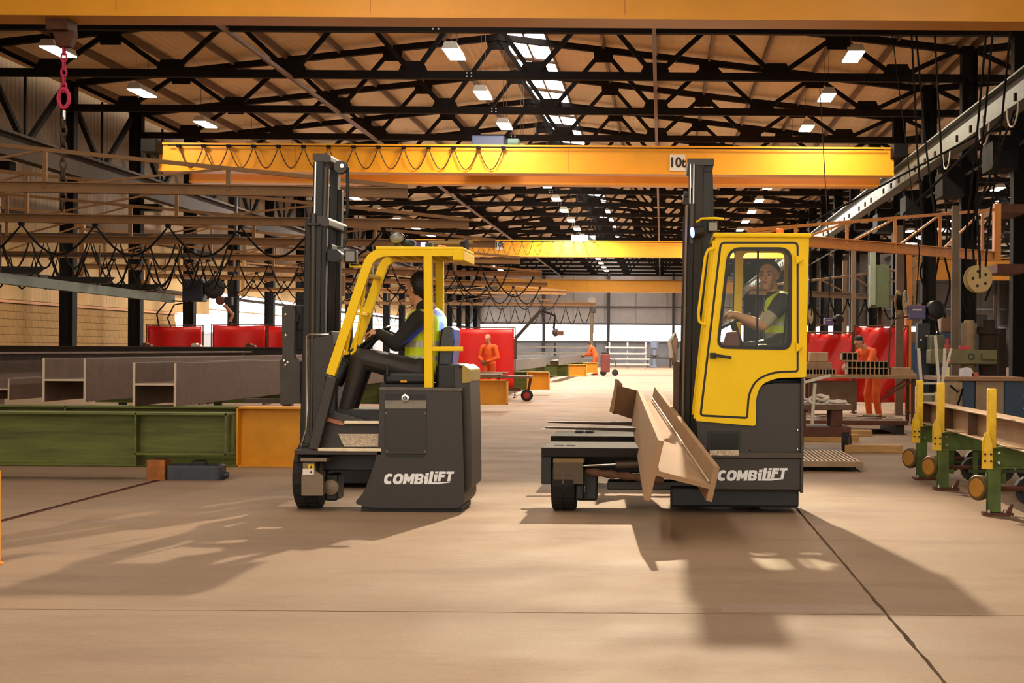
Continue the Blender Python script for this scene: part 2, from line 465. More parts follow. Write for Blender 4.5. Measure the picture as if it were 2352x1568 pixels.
# ---- roof trusses
def make_truss():
    t = thing('roof_truss', 'x', 'roof truss', (0, 0, 0))
    zb = 8.46; P = 3.11
    MB().bar((XL, 0, zb), (XC, 0, zb), .2, .2).build('bottom_chord', truss_m, t)
    for sg in (-1, 1):
        xe = XL if sg < 0 else XC
        MB().bar((XR, 0, z_top(XR)), (xe, 0, z_top(xe)), .18, .18).build('top_chord', truss_m, t)
        MB().bar((xe, 0, zb), (xe, 0, z_top(xe)), .16).build('end_post', truss_m, t)
        for k in range(4):
            xt = XR + sg * k * P; xb = xt + sg * P / 2; xn = xt + sg * P
            MB().bar((xt, 0, z_top(xt)), (xb, 0, zb), .10, .12).build('web_member', truss_m, t)
            MB().bar((xb, 0, zb), (min(max(xn, XL), XC), 0, z_top(xn)), .10, .12).build('web_member', truss_m, t)
            g = MB().prism([(xb - .42, zb), (xb + .42, zb), (xb + .26, zb + .36), (xb - .26, zb + .36)], -.02, .02); g.build('gusset_plate', truss_m, t)
            if k:
                zt = z_top(xt); g = MB().prism([(xt - .26, zt - .36), (xt + .26, zt - .36), (xt + .30, zt), (xt - .30, zt)], -.02, .02); g.build('gusset_plate', truss_m, t)
    zt = z_top(XR); MB().prism([(XR - .3, zt - .36), (XR + .3, zt - .36), (XR + .35, zt), (XR - .35, zt)], -.02, .02).build('gusset_plate', truss_m, t)
    for i in (-1, 1):
        for j in (-1, 1):
            MB().lathe((XR - .1 + i * .06, -.1, zb + j * .045), (0, -1, 0), [(0, .022), (.03, .022)], 6).build('splice_bolt', truss_hi, t)
    return t
tp = make_truss(); first = True
yy = 22.7; n = 0
while yy < YE - 1:
    t = tp if first else copy_tree(tp); first = False
    t.location = (0, yy, 0)
    tag(t, f'{ORD[n]} dark steel roof truss spanning the main hall', 'roof truss', 'roof trusses of the main hall'); yy += BAY; n += 1
yy = 40.7; n = 0
while yy < 118:
    t = copy_tree(tp); t.location = (25.3, yy, 0)
    tag(t, f'{ORD[n]} roof truss of the neighbouring hall beyond the right columns', 'roof truss', 'roof trusses of the neighbouring hall'); yy += BAY; n += 1
for x, nm in ((XR - 4.665, 'left'), (XR + 4.665, 'right')):
    o = MB().bar((x, 20, 8.36), (x, YE, 8.36), .09).build('tie_pipe', tie_m); tag(o, f'brown longitudinal tie pipe under the trusses, {nm} of the ridge', 'tie pipe')

# ---- columns
def make_column(name):
    t = thing(name, 'x', 'column', (0, 0, 0))
    MB().ibeam((0, 0, 0), (0, 0, 9.3), .40, .36, .03, .02, (1, 0, 0)).build('shaft', col_m, t)
    MB().box(-.28, .28, -.26, .26, 0, .03).build('base_plate', col_m, t)
    return t
cp = make_column('steel_column'); first = True; n = 0; yy = 16.7
rcols = []
while yy < YE - 2:
    c = cp if first else copy_tree(cp); first = False; c.location = (XC + .1, yy, 0)
    tag(c, f'{ORD[n]} black steel column of the right-hand row', 'column', 'right-hand columns'); yy += BAY; n += 1
yy = 28.7; n = 0
while yy < YE - 2:
    c = copy_tree(cp); c.location = (XL, yy, 0)
    tag(c, f'{ORD[n]} black steel column along the left wall', 'column', 'left-hand columns'); yy += BAY; n += 1
# diagonal braces high between the left columns
yy = 34.7; n = 0
while yy < 110:
    t = thing('wall_brace', f'{ORD[n]} pair of dark V braces high on the left wall', 'brace', (XL - .1, yy, 6.9), 'left wall braces')
    MB().bar((XL - .1, yy + .2, 9.0), (XL - .1, yy + 3, 6.95), .14).build('brace_arm', truss_m, t)
    MB().bar((XL - .1, yy + 5.8, 9.0), (XL - .1, yy + 3, 6.95), .14).build('brace_arm', truss_m, t)
    MB().bar((XL - .1, yy + 3, 6.95), (XL - .1, yy + 3, 9.1), .06).build('brace_post', truss_m, t)
    yy += BAY; n += 1

# ---- walls
wl = MB().box(-18.75, -18.62, Y0, YE, 0, 10).build('wall_left', mortar_m); tag(wl, kind='structure')
blk = MB().box(-.06, .06, -.22, .22, -.105, .105).mesh('block'); blk.materials.append(block_m)
def put(name, me, loc, parent):
    o = bpy.data.objects.new(name, me); C.objects.link(o); o.parent = parent; o.location = Vector(loc) - origin_of(parent); return o
for r in range(12):
    z = .11 + r * .22
    if r < 5: continue
    y = 41.0 + (.225 if r % 2 else 0)
    while y < 60:
        put('block', blk, (-18.5, y, z), wl); y += .45
MB().box(-18.6, -18.45, Y0, 41 - .25, 0, 2.64).build('block_panel', block_m, wl)
MB().box(-18.6, -18.40, Y0, 60.2, 2.66, 2.74).build('wall_capping', mat('capping', '#c08a62', .7, 0, .1), wl)
MB().box(-18.6, -18.5, 40.5, 60.2, 0, 1.1).build('block_panel', block_m, wl)
y = 10.7
while y < YE:
    z0 = 2.76 if y < 59 else 3.75
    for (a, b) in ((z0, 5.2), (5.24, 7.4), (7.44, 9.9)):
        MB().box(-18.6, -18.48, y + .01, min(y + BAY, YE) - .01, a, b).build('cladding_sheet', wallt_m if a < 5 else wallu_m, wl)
    y += BAY
for z in (3.5, 5.22, 7.42): MB().box(-18.48, -18.36, Y0, YE, z - .06, z + .06).build('girt', rail_d, wl)
MB().box(-18.6, -18.45, 60.2, YE, 0, 1.95).build('block_panel', fwalld_m, wl)
# window band of the left wall
wb = MB().box(-18.58, -18.50, 60.3, YE, 1.96, 2.05).build('window_1', fwalld_m); tag(wb, kind='structure')
y = 60.4
while y < YE - 1:
    MB().box(-18.56, -18.53, y + .04, min(y + 1.96, YE), 2.06, 2.95).build('pane', win_m, wb)
    MB().box(-18.56, -18.53, y + .04, min(y + 1.96, YE), 3.02, 3.7).build('pane', win_m, wb)
    y += 2.0
# pale door near the left edge
dd = MB().box(-18.45, -18.37, 42.4, 43.6, 0, 2.3).build('door_1', mat('door_paint', '#a9ab9a', .6, 0, .1)); tag(dd, kind='structure')
MB().box(-18.37, -18.35, 42.6, 43.4, 1.5, 2.1).build('door_window', win_m if False else mat('door_glass', '#c8d2c4', .2, 0, .1), dd)
MB().tube([(-18.33, 43.45, 1.0), (-18.33, 43.45, 1.15)], .02).build('door_handle', chrome, dd)
# far gable wall
wf = MB().box(-18.7, 34, YE, YE + .2, 0, 11.5).build('wall_far', fwalld_m); tag(wf, kind='structure')
x = XL
while x < 33:
    for (a, b) in ((3.98, 5.5), (5.55, 8.0), (8.05, 10.8)):
        MB().box(x + .02, x + 2.98, YE - .14, YE, a, b).build('cladding_sheet', fwall_m if x < 7 else mat('brown_cladding', '#5f5042', .8, 0, .15, 1), wf)
    MB().box(x + .02, x + 2.98, YE - .12, YE, 0, 2.1).build('wall_panel', fwalld_m if x < 7 else MATS['brown_cladding'], wf)
    x += 3.0
for z in (3.9, 5.52, 2.15): MB().box(-18, 33, YE - .3, YE - .14, z - .08, z + .08).build('girt', mat('girt_grey', '#7d7672', .6, 0, .1), wf)
x = XL
while x < 33:
    MB().ibeam((x, YE - .5, 0), (x, YE - .5, 9), .32, .26, .03, .02).build('wall_post', mat('post_grey', '#57504f', .6, 0, .1), wf); x += 6.2
w2 = MB().box(XL, 33, YE - .16, YE - .1, 2.2, 2.26).build('window_2', MATS['girt_grey']); tag(w2, kind='structure')
x = XL + .1
while x < 32:
    MB().box(x, x + 1.48, YE - .15, YE - .11, 2.28, 3.8).build('pane', win_m, w2); x += 1.55
# outer wall of the neighbouring hall
wr = MB().box(XE, XE + .15, Y0, YE, 0, 10).build('wall_right', mat('dark_cladding', '#4a4038', .7, 0, .15, 1)); tag(wr, kind='structure')
w3 = MB().box(XE - .06, XE, 30, YE, 2.5, 2.6).build('window_3', rail_d); tag(w3, kind='structure')
y = 30
while y < YE - 2:
    MB().box(XE - .05, XE - .01, y + .05, y + 2.9, 2.65, 4.4).build('pane', win_m, w3); y += 3.0

# ---- crane runways
def runway(x, m, label, ch):
    t = thing('crane_runway', label, 'crane rail', (x, 70, 6.2))
    MB().ibeam((x, Y0, 6.5), (x, YE, 6.5), .62, .34, .035, .02).build('girder', m, t)
    MB().bar((x, Y0, 6.85), (x, YE, 6.85), .07, .08).build('rail', rail_d, t)
    yy = 22.7
    while yy < YE - 4:
        a, b = sorted((x + ch * .2, (XC + .1 if x > 0 else XL) - ch * .05))
        MB().box(a, b, yy - .2, yy + .2, 5.95, 6.17).build('bracket', col_m, t)
        for k in (-1.5, 0, 1.6):
            MB().box(x - .2, x - .15, yy + k - .05, yy + k + .05, 6.25, 6.4).build('rail_clip', rail_d, t)
        yy += BAY
    return t
rw = runway(6.9, rail_m, 'grey-blue crane runway girder along the right columns', 1)
rl = runway(-16.5, rail_d, 'dark crane runway girder along the left columns', -1)
o = MB().tube([(7.62, 18, 5.9), (7.62, 90, 5.9)], .035, 6).build('conduit', rail_m); tag(o, 'thin pale conduit running below the right crane runway', 'conduit')
for k, y in enumerate((30.5, 33.2, 37.6)):
    pts = [Vector((6.72, y + .5 * math.cos(a), 6.2 + .42 * math.sin(a) * (1 if math.sin(a) < 0 else .1))) for a in [math.pi + math.pi * i / 8 for i in range(9)]]
    o = MB().tube(pts, .018, 6).build('hanging_cable', hose_m); tag(o, f'{ORD[k]} short loop of pale cable under the right runway', 'cable', 'cable loops under the runway')
for k, yy in enumerate((34.0, 40, 46, 52)):
    o = MB().box(7.0, 7.55, yy - .35, yy + .75, 5.35, 5.94).build('junction_box', col_m); tag(o, f'{ORD[k]} black box mounted under the right runway', 'box', 'boxes under the runway')
    o['label'] = f'{ORD[k]} black box mounted under the right runway'

# ---- overhead cranes
def text_mesh(s, size, name, m, parent, loc, ex=.004, offset=.0, xscale=1.0):
    cu = bpy.data.curves.new('txt', 'FONT'); cu.body = s; cu.size = size; cu.extrude = ex; cu.offset = offset
    cu.align_x = 'CENTER'; cu.align_y = 'CENTER'
    o = bpy.data.objects.new('txt', cu); C.objects.link(o)
    me = bpy.data.meshes.new_from_object(o); bpy.data.objects.remove(o); bpy.data.curves.remove(cu)
    me.transform(Matrix.Rotation(math.pi / 2, 4, 'X') @ Matrix.Diagonal((xscale, 1, 1, 1)))
    me.materials.clear(); me.materials.append(m)
    r = bpy.data.objects.new(name, me); C.objects.link(r)
    r.parent = parent; r.location = Vector(loc) - origin_of(parent)
    return r

def crane(Y, label, x0, x1, zb, h, double, loops=None, sign=None, hoistx=None):
    t = thing('overhead_crane', label, 'crane', ((x0 + x1) / 2, Y, zb))
    MB().box(x0, x1, Y, Y + .5, zb, zb + h).build('girder', crane_m, t)
    MB().box(x0, x1, Y - .08, Y + .62, zb - .06, zb).build('bottom_flange', crane_m, t)
    MB().box(x0, x1, Y - .06, Y + .56, zb + h, zb + h + .05).build('top_flange', crane_m, t)
    if double:
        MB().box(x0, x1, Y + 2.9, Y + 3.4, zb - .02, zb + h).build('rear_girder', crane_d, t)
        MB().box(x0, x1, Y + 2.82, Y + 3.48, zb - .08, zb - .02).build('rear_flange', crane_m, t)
    for x in (x0 - .1, x1 + .1):
        MB().box(x - .2, x + .2, Y - .7, Y + (4.1 if double else 1.3), zb + .42, zb + .78).build('end_carriage', col_m, t)
    for k in range(1, int((x1 - x0) / 3.9)):
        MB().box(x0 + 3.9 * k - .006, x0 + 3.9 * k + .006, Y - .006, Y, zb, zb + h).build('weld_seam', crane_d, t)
    MB().tube([(x0 + .3, Y - .14, zb + h - .03), (x1 - .3, Y - .14, zb + h - .03)], .018, 6).build('cable_track', col_m, t)
    if loops:
        a, b, n, sag = loops
        MB().tube(festoon((a, Y - .14, zb + h - .05), (b, Y - .14, zb + h - .05), n, sag, 10), .018, 6).build('festoon_cable', mat('brown_cable', '#4a3216', .6, 0, 0), t)
        for i in range(n + 1):
            xx = a + (b - a) * i / n
            MB().box(xx - .06, xx + .06, Y - .2, Y - .08, zb + h - .09, zb + h - .01).build('cable_carrier', col_m, t)
    if sign:
        px0, py0, px1, py1 = sign
        a = W(px0, py1, Y - .02); b = W(px1, py0, Y - .02)
        sg = MB().box(a.x, b.x, Y - .03, Y - .005, a.z, b.z).build('load_sign', sign_m, t)
        text_mesh('10t', (b.z - a.z) * .82, 'lettering', ink_m, sg, ((a.x + b.x) / 2, Y - .034, (a.z + b.z) / 2), .003, .012, .92)
    if hoistx is not None:
        hb = MB().box(hoistx, hoistx + .95, Y + .6, Y + 2.4, zb + h + .06, zb + h + .4)
        hb.build('hoist_trolley', blue_m, t, .03)
        MB().lathe((hoistx + 1.0, Y + 1.2, zb + h + .28), (1, 0, 0), [(0, .12), (.3, .12), (.34, .07)], 12).build('hoist_motor', mat('hoist_teal', '#7fa39a', .5, 0, .1), t)
    return t
cr1 = crane(24.3, 'orange overhead crane girder across the top of the picture', -16.2, 6.6, 6.56, 1.2, False)
cr2 = crane(45.3, 'yellow overhead crane with looped cable and white 10t sign in the middle', -14.4, 6.6, 6.52, .70, True, (-13.8, -4.55, 13, .62), (1538, 355, 1574, 393), -5.55)
cr3 = crane(86.0, 'orange overhead crane above the far aisle, third from the camera', -14.4, 6.6, 6.52, .78, False, (-11.5, -3.7, 14, .7), (1138, 552, 1156, 573), -5.0)
cr4 = crane(139.0, 'farthest orange overhead crane close to the end wall', -14.4, 6.6, 6.52, 1.0, False)
cr5 = crane(58.0, 'yellow overhead crane of the neighbouring hall behind the right columns', 8.6, 32, 4.15, .7, False)
# floodlights on the near face of the first crane
for k, (x, tx) in enumerate(((.28, .3),)):
    t = thing('crane_floodlight', ('floodlight on the nearest crane above the right forklift', 'floodlight on the nearest crane above the left forklift')[k], 'floodlight', (x, 24.2, 7.2), 'crane floodlights')
    MB().box(x - .22, x + .22, 24.02, 24.18, 7.05, 7.35).build('housing', blackp, t, .01)
    MB().box(x - .19, x + .19, 24.0, 24.02, 7.08, 7.32).build('lens', lens_m, t)
    MB().box(x - .05, x + .05, 24.16, 24.30, 7.15, 7.25).build('bracket', blackd, t)
    spot_light('flood_beam', (x, 23.96, 7.2), (tx, 9.0, 0), FLOOD_W, (1, .80, .55), math.radians(54), .75, .09, t)

# chain hoist hanging from the first crane
hx = -9.31; t = thing('chain_hoist', 'pink chain and ring with long steel chain hanging from nearest crane', 'hoist', (hx, 24.6, 3.5))
zt = 6.5
MB().box(hx - .22, hx + .12, 24.4, 24.85, zt - .18, zt + .05).build('trolley', rust_m, t, .02)
MB().prism([(hx - .16, zt - .18), (hx + .2, zt - .18), (hx + .12, zt - .42), (hx - .08, zt - .42)], 24.5, 24.7).build('hook_block', rust_m, t, .02)
def link(c, r, axis, name, m, par):
    c = Vector(c); pts = []
    for i in range(12):
        a = 2 * math.pi * i / 12; u = math.cos(a) * r * .55; v = math.sin(a) * r
        pts.append(c + (Vector((u, 0, v)) if axis else Vector((0, u, v))))
    return MB().tube(pts, r * .22, 6, closed=True).build(name, m, par)
zz = zt - .46
for i in range(6): link((hx, 24.6, zz), .075, i % 2, 'pink_link', pink_m, t); zz -= .115
link((hx, 24.6, zz - .06), .15, 1, 'ring', pink_m, t); zz -= .27
MB().tube([(hx, 24.6, zz + .02), (hx, 24.6, zz - .12)], .035, 8).build('shackle', chrome, t); zz -= .16
i = 0
while zz > 3.55:
    link((hx, 24.6, zz), .085, i % 2, 'chain_link', chain_m, t); zz -= .13; i += 1

# ---- hanging lamps
def make_lamp(wire):
    t = thing('hanging_lamp', 'x', 'lamp', (0, 0, 0))
    MB().prism([(-.2, 0), (.2, 0), (.13, .16), (-.13, .16)], -.7, .7).build('housing', mat('lamp_white', '#cfc7b8', .5, 0, .03), t)
    MB().box(-.18, .18, -.68, .68, -.025, -.002).build('lens', lens_m, t)
    for y in (-.5, .5): MB().tube([(0, y, .16), (0, y, wire)], .008, 5).build('suspension_wire', chain_m, t)
    return t
lp = make_lamp(1.27); lp2 = make_lamp(2.46); lamps = []; used = set()
def new_lamp(p):
    if p not in used: used.add(p); return p
    return copy_tree(p)
for row, x in (('left', -14.21), ('middle', -4.92), ('right', 4.45)):
    for n in range(24):
        y = 1.2 + 6 * n
        if row == 'left' and y < 24: continue
        o = new_lamp(lp2 if row == 'middle' else lp)
        o.location = (x, y, 8.36)
        tag(o, f'{ORD[n]} hanging lamp in the {row} row under the roof', 'lamp', 'hanging lamps of the main hall')
        lamps.append((o, x, y))
for n, (x, y) in enumerate([(x, y) for x in (14.2, 20.42) for y in (31.2, 43.2, 55.2, 67.2, 79.2, 91.2)]):
    o = new_lamp(lp if n < 6 else lp2)
    o.location = (x, y, 8.36)
    tag(o, f'{ORD[n % 6]} hanging lamp in the {"near" if n < 6 else "far"} row of the neighbouring hall', 'lamp', 'hanging lamps of the neighbouring hall')
    lamps.append((o, x, y))
for o, x, y in lamps:
    far = y > 60 or x > 8
    if far and round(y / 6) % 2: continue          # every second far lamp carries the light of two
    if y < 130: area_light('lamp_light', (x, y, 8.32), .36, LAMP_W * (3.0 if x > 8 else 13.0 if far else 2.9 if y > 34 else .45) * (.45 if x < -10 else 1), LAMP_COL if y < 50 else (1, .91, .79), o, (0, 0, -1), 1.4)
# ================================================================== forklifts
K = 190 / 2352.0
def lettering(parent, px, py, Y):
    """white slanted lettering; (px, py) is the pixel of the sheet's corner used for the outlines"""
    M = lambda pts: [(W(px + a * K, py + b * K, Y).x, W(px + a * K, py + b * K, Y).z) for a, b in pts]
    sh = lambda a, b: (a - .17 * (b - 490), b)
    def ell(cx, cy, rx, ry, t0=0, t1=360, n=28):
        out = []
        for i in range(n + (t1 - t0 < 360)):
            t = math.radians(t0 + (t1 - t0) * i / n); c, s = math.cos(t), math.sin(t)
            e = .8
            out.append(sh(cx + rx * math.copysign(abs(c) ** e, c), cy + ry * math.copysign(abs(s) ** e, s)))
        return out
    G = [
        (ell(285, 490, 128, 152, 48, 312, 24) + ell(305, 488, 62, 66, 48, 312, 18)[::-1], []),
        (ell(552, 490, 140, 152), [ell(552, 488, 54, 68)]),
        ([(680, 635), (735, 340), (825, 340), (860, 470), (945, 340), (1030, 340), (978, 635), (885, 635), (915, 515), (862, 585), (825, 585), (800, 520), (775, 635)], []),
        ([(1000, 635), (1050, 340), (1220, 340), (1270, 365), (1280, 410), (1262, 470), (1245, 490), (1265, 520), (1262, 570), (1225, 620), (1180, 635)],
         [[(1130, 408), (1185, 408), (1195, 430), (1180, 458), (1118, 458)], [(1108, 520), (1160, 520), (1172, 540), (1155, 568), (1098, 568)]]),
        ([(1335, 325), (1432, 325), (1420, 398), (1322, 398)], []),
        ([(1300, 418), (1418, 418), (1380, 635), (1285, 635), (1310, 492), (1285, 492)], []),
        ([(1405, 635), (1470, 278), (1562, 278), (1510, 575), (2020, 575), (2018, 595), (1850, 612), (1680, 637)], []),
        ([(1608, 280), (1698, 280), (1688, 335), (1597, 335)], []),
        ([(1580, 358), (1680, 358), (1643, 557), (1560, 557), (1580, 430), (1562, 420)], []),
        ([(1670, 557), (1718, 280), (1910, 280), (1898, 345), (1795, 345), (1785, 375), (1880, 378), (1868, 445), (1772, 445), (1752, 557)], []),
        ([(1930, 280), (2145, 280), (2130, 345), (2065, 345), (2028, 557), (1943, 557), (1985, 345), (1918, 345)], [])]
    mb = MB()
    for o, h in G: mb.prism(M(o), Y - .003, Y + .004, [M(x) for x in h])
    o = mb.build('lettering', white_m, parent); tag(o, 'white slanted lettering on the black side panel')
    return o

def wheel(parent, c, r, w, axis=(1, 0, 0), name='wheel', hub=None, blocks=18):
    c = Vector(c); a = Vector(axis).normalized(); p = c - a * (w / 2)
    o = MB().lathe(p, a, [(0, r * .55), (0, r * .93), (w * .08, r * .985), (w * .92, r * .985), (w, r * .93), (w, r * .55)], 28, False).build(name, rubber, parent)
    tr = MB(); u = a.orthogonal().normalized(); v = a.cross(u)
    for i in range(blocks):
        t = 2 * math.pi * i / blocks; d = u * math.cos(t) + v * math.sin(t); e = a.cross(d)
        for s in (-1, 1):
            cc = c + d * r * .985 + a * s * w * .24
            tr.bar(cc - e * r * .11, cc + e * r * .11, w * .40, r * .05, d)
    tr.build('tread', rubber, o)
    MB().lathe(p - a * w * .03, a, [(0, r * .2), (0, r * .3), (w * .08, r * .56), (w * .98, r * .56), (w * 1.06, r * .3), (w * 1.06, r * .2)], 20).build('hub', hub or greyp, o)
    return o

def bolt(parent, px, py, Y, r=.012, m=None, name='bolt'):
    p = W(px, py, Y)
    return MB().lathe(p + Vector((0, .004, 0)), (0, -1, 0), [(0, r), (.008, r), (.012, r * .6)], 8).build(name, m or chrome, parent)

def bar_px(a, b, Y, w, h, name, m, parent, bevel=.006, Y2=None):
    return MB().bar(W(*a, Y), W(*b, Y2 or Y), w, h, (0, 1, 0)).build(name, m, parent, bevel)

# ------------------------------------------------------------------ right-hand truck with a closed cab
YF = 14.0
R = thing('forklift', 'yellow and black multidirectional forklift with closed cab, carrying a welded girder', 'forklift', (.3, 15.5, 0))
# chassis
MB().pbox(1612, 1843, 1050, 1126, YF, YF + .95).build('skirt', blackp, R, .015)
MB().pbox(1540, 1835, 1122, 1164, YF + .12, YF + .85).build('chassis_base', blackd, R, .02)
MB().pbox(1612, 1846, 1040, 1051, YF - .03, YF + .95).build('ledge', mat('worn_edge', '#4a3d33', .5, .2, .2, 10), R, .006)
bd = MB().prism(rounded(xz([(1600, 966), (1737, 977), (1737, 905), (1752, 884), (1780, 880), (1842, 880), (1844, 1042), (1606, 1042)], YF), [.02, 0, .06, .03, .0, .02, .0, .0], 4), YF + .015, YF + .9)
bd.build('body', blackp, R, .01)
MB().pbox(1838, 1847, 868, 1132, YF - .02, YF + .9).build('corner_post', mat('edge_brown', '#3d332b', .5, .1, .2, 8), R, .008)
MB().pbox(1740, 1840, 868, 905, YF + .25, YF + .9).build('engine_hood', blackd, R, .02)
MB().lathe(W(1762, 905, YF + .1), (0, 0, 1), [(0, .045), (.03, .05), (.05, .03)], 12).build('filler_cap', blackd, R)
for a, b in ((1832, 987), (1832, 1032)): bolt(R, a, b, YF, .011)
for a, b in ((1723, 1034), (1845, 985)): bolt(R, a, b, YF, .008, blackd)
st = MB().prism(xz([(1626, 990), (1700, 990), (1700, 1036), (1626, 1036)], YF), YF + .002, YF + .014, [rounded(xz([(1631, 995), (1695, 995), (1695, 1032), (1631, 1032)], YF), .015, 3)]).build('step_frame', blackd, R)
MB().pbox(1629, 1697, 993, 1034, YF + .008, YF + .012).build('step_recess', mat('gloss_black', '#0a0909', .12, 0, 0), R)  # flat near-black glossy plate inside the step frame
MB().pbox(1630, 1698, 1034, 1046, YF - .04, YF + .1).build('step_tread', alum, R, .004)
lettering(R, 1766 - 130 + 0, 1052, YF - .001)
# cab: near side wall, door, seals, window
cab_o = rounded(xz([(1643, 543), (1858, 543), (1851, 866), (1782, 868), (1748, 882), (1736, 912), (1736, 978), (1597, 966)], YF), [.03, .03, .02, .06, .08, .06, .03, .03], 5)
door = rounded(xz([(1653, 555), (1834, 555), (1834, 855), (1776, 857), (1738, 874), (1722, 906), (1718, 962), (1606, 956)], YF), [.05, .05, .03, .08, .08, .06, .03, .04], 5)
win = rounded(xz([(1671, 568), (1819, 568), (1817, 804), (1645, 800)], YF), [.12, .12, .09, .09], 6)
MB().prism(cab_o, YF - .02, YF + .03, [door]).build('cab_frame', yellow_m, R)
sl = MB().prism(door, YF - .012, YF + .02, [inset(door, .02)]).build('door_seal', blackd, R)
dr = MB().prism(inset(door, .02), YF - .03, YF + .01, [win]).build('door', yellow_m, R)
MB().prism(win, YF - .038, YF + .016, [inset(win, .028)]).build('window_seal', blackd, dr)
wi = inset(win, .026)
xd = W(1741, 700, YF).x
MB().prism(wi, YF - .012, YF - .008).build('window_pane', glass_m, dr)
a = W(1741, 575, YF); b = W(1739, 797, YF); MB().bar(a, b, .018, .03, (0, 1, 0)).build('window_divider', blackd, dr)
hd = MB().pbox(1631, 1645, 810, 823, YF - .07, YF - .03); hd.bar(W(1640, 815, YF - .08), W(1680, 821, YF - .08), .02, .025); hd.build('door_handle', blackd, dr, .004)
for py in (597, 797):
    h = MB().prism(xz([(1826, py - 12), (1843, py), (1828, py + 12)], YF), YF - .06, YF - .02); h.build('hinge', yellow_m, dr, .004)
# roof, far side and ends
zr = W(1700, 543, YF).z; xa, xb = W(1643, 543, YF).x, W(1858, 543, YF).x; YB = YF + .92
MB().box(xa - .02, xb + .02, YF - .05, YB + .04, zr - .01, zr + .03).build('roof', yellow_m, R, .012)
MB().prism([(x, z) for x, z in cab_o], YB - .03, YB, [inset(rounded(xz([(1668, 566), (1700, 566), (1690, 800), (1640, 800)], YF), .04, 4), 0), inset(rounded(xz([(1720, 566), (1820, 566), (1815, 800), (1712, 800)], YF), .05, 4), 0)]).build('far_side_frame', yellow_m, R)
# front frame with windscreen
fa, fb = W(1643, 552, YF), W(1599, 962, YF)
for y in (YF + .02, YB - .05): MB().bar(Vector((fa.x, y, fa.z)), Vector((fb.x, y, fb.z)), .05, .05).build('front_pillar', yellow_m, R, .008)
m1, m2 = W(1618, 800, YF), W(1599, 962, YF)
MB().loft([Vector((m1.x, YF + .04, m1.z)), Vector((m1.x, YB - .05, m1.z)), Vector((m2.x, YB - .05, m2.z)), Vector((m2.x, YF + .04, m2.z))],
          [Vector((m1.x + .03, YF + .04, m1.z)), Vector((m1.x + .03, YB - .05, m1.z)), Vector((m2.x + .03, YB - .05, m2.z)), Vector((m2.x + .03, YF + .04, m2.z))]).build('front_panel', yellow_m, R)
w0, w1 = W(1643, 556, YF), W(1619, 795, YF)
MB().loft([Vector((w0.x, YF + .06, w0.z)), Vector((w0.x, YB - .08, w0.z)), Vector((w1.x, YB - .08, w1.z)), Vector((w1.x, YF + .06, w1.z))],
          [Vector((w0.x + .006, YF + .06, w0.z)), Vector((w0.x + .006, YB - .08, w0.z)), Vector((w1.x + .006, YB - .08, w1.z)), Vector((w1.x + .006, YF + .06, w1.z))]).build('windscreen', glass_m, R)
MB().bar(W(1688, 575, YF + .6), W(1684, 720, YF + .6), .012, .03).build('wiper', blackd, R)
MB().pbox(1836, 1850, 552, 868, YF + .03, YB - .03).build('cab_rear_wall', mat('cab_lining', '#4c4a36', .7, 0, .1, 6), R)
MB().pbox(1640, 1845, 800, 812, YF + .04, YB - .03).build('cab_sill', mat('sill_beige', '#8d7a3c', .6, 0, .1), R)
gr = [(1642, 570), (1626, 574), (1620, 590), (1604, 720), (1606, 738), (1616, 745), (1622, 745)]
MB().tube([W(x, y, YF - .04) for x, y in gr], .013, 8).build('grab_rail', yellow_m, R)
MB().lathe(W(1791, 543, YF + .45) + Vector((0, 0, .03)), (0, 0, 1), [(0, .035), (.035, .035), (.042, .025)], 14).build('beacon', orange_b, R)
# inside: seat, steering wheel, console
MB().pbox(1738, 1822, 790, 840, YF + .15, YF + .7).build('seat_cushion', blackd, R, .03)
bk = MB().loft([W(1808, 690, YF + .18), W(1832, 690, YF + .18), W(1830, 800, YF + .18), W(1798, 800, YF + .18)], [W(1808, 690, YF + .18) + Vector((0, .5, 0)), W(1832, 690, YF + .18) + Vector((0, .5, 0)), W(1830, 800, YF + .18) + Vector((0, .5, 0)), W(1798, 800, YF + .18) + Vector((0, .5, 0))]).build('seat_back', blackd, R, .03)
sw = W(1683, 740, YF + .45); ax = Vector((-.45, 0, .9)).normalized(); u = ax.orthogonal().normalized(); v = ax.cross(u)
swp = [sw + (u * math.cos(t) + v * math.sin(t)) * .17 for t in [2 * math.pi * i / 24 for i in range(24)]]
so = MB().tube(swp, .015, 8, closed=True).build('steering_wheel', blackd, R)
MB().bar(swp[0], swp[12], .03, .015, ax).build('spoke', blackd, so); MB().bar(swp[6], swp[18], .03, .015, ax).build('spoke', blackd, so)
MB().tube([sw, sw - ax * .35 + Vector((-.05, 0, 0))], .03, 10).build('steering_column', blackd, so)
MB().loft([W(x, y, YF + .2) for x, y in ((1672, 762), (1695, 760), (1702, 800), (1660, 800))], [W(x, y, YF + .2) + Vector((0, .4, 0)) for x, y in ((1672, 762), (1695, 760), (1702, 800), (1660, 800))]).build('console', mat('console_red', '#6a2018', .5, 0, .1), R, .01)
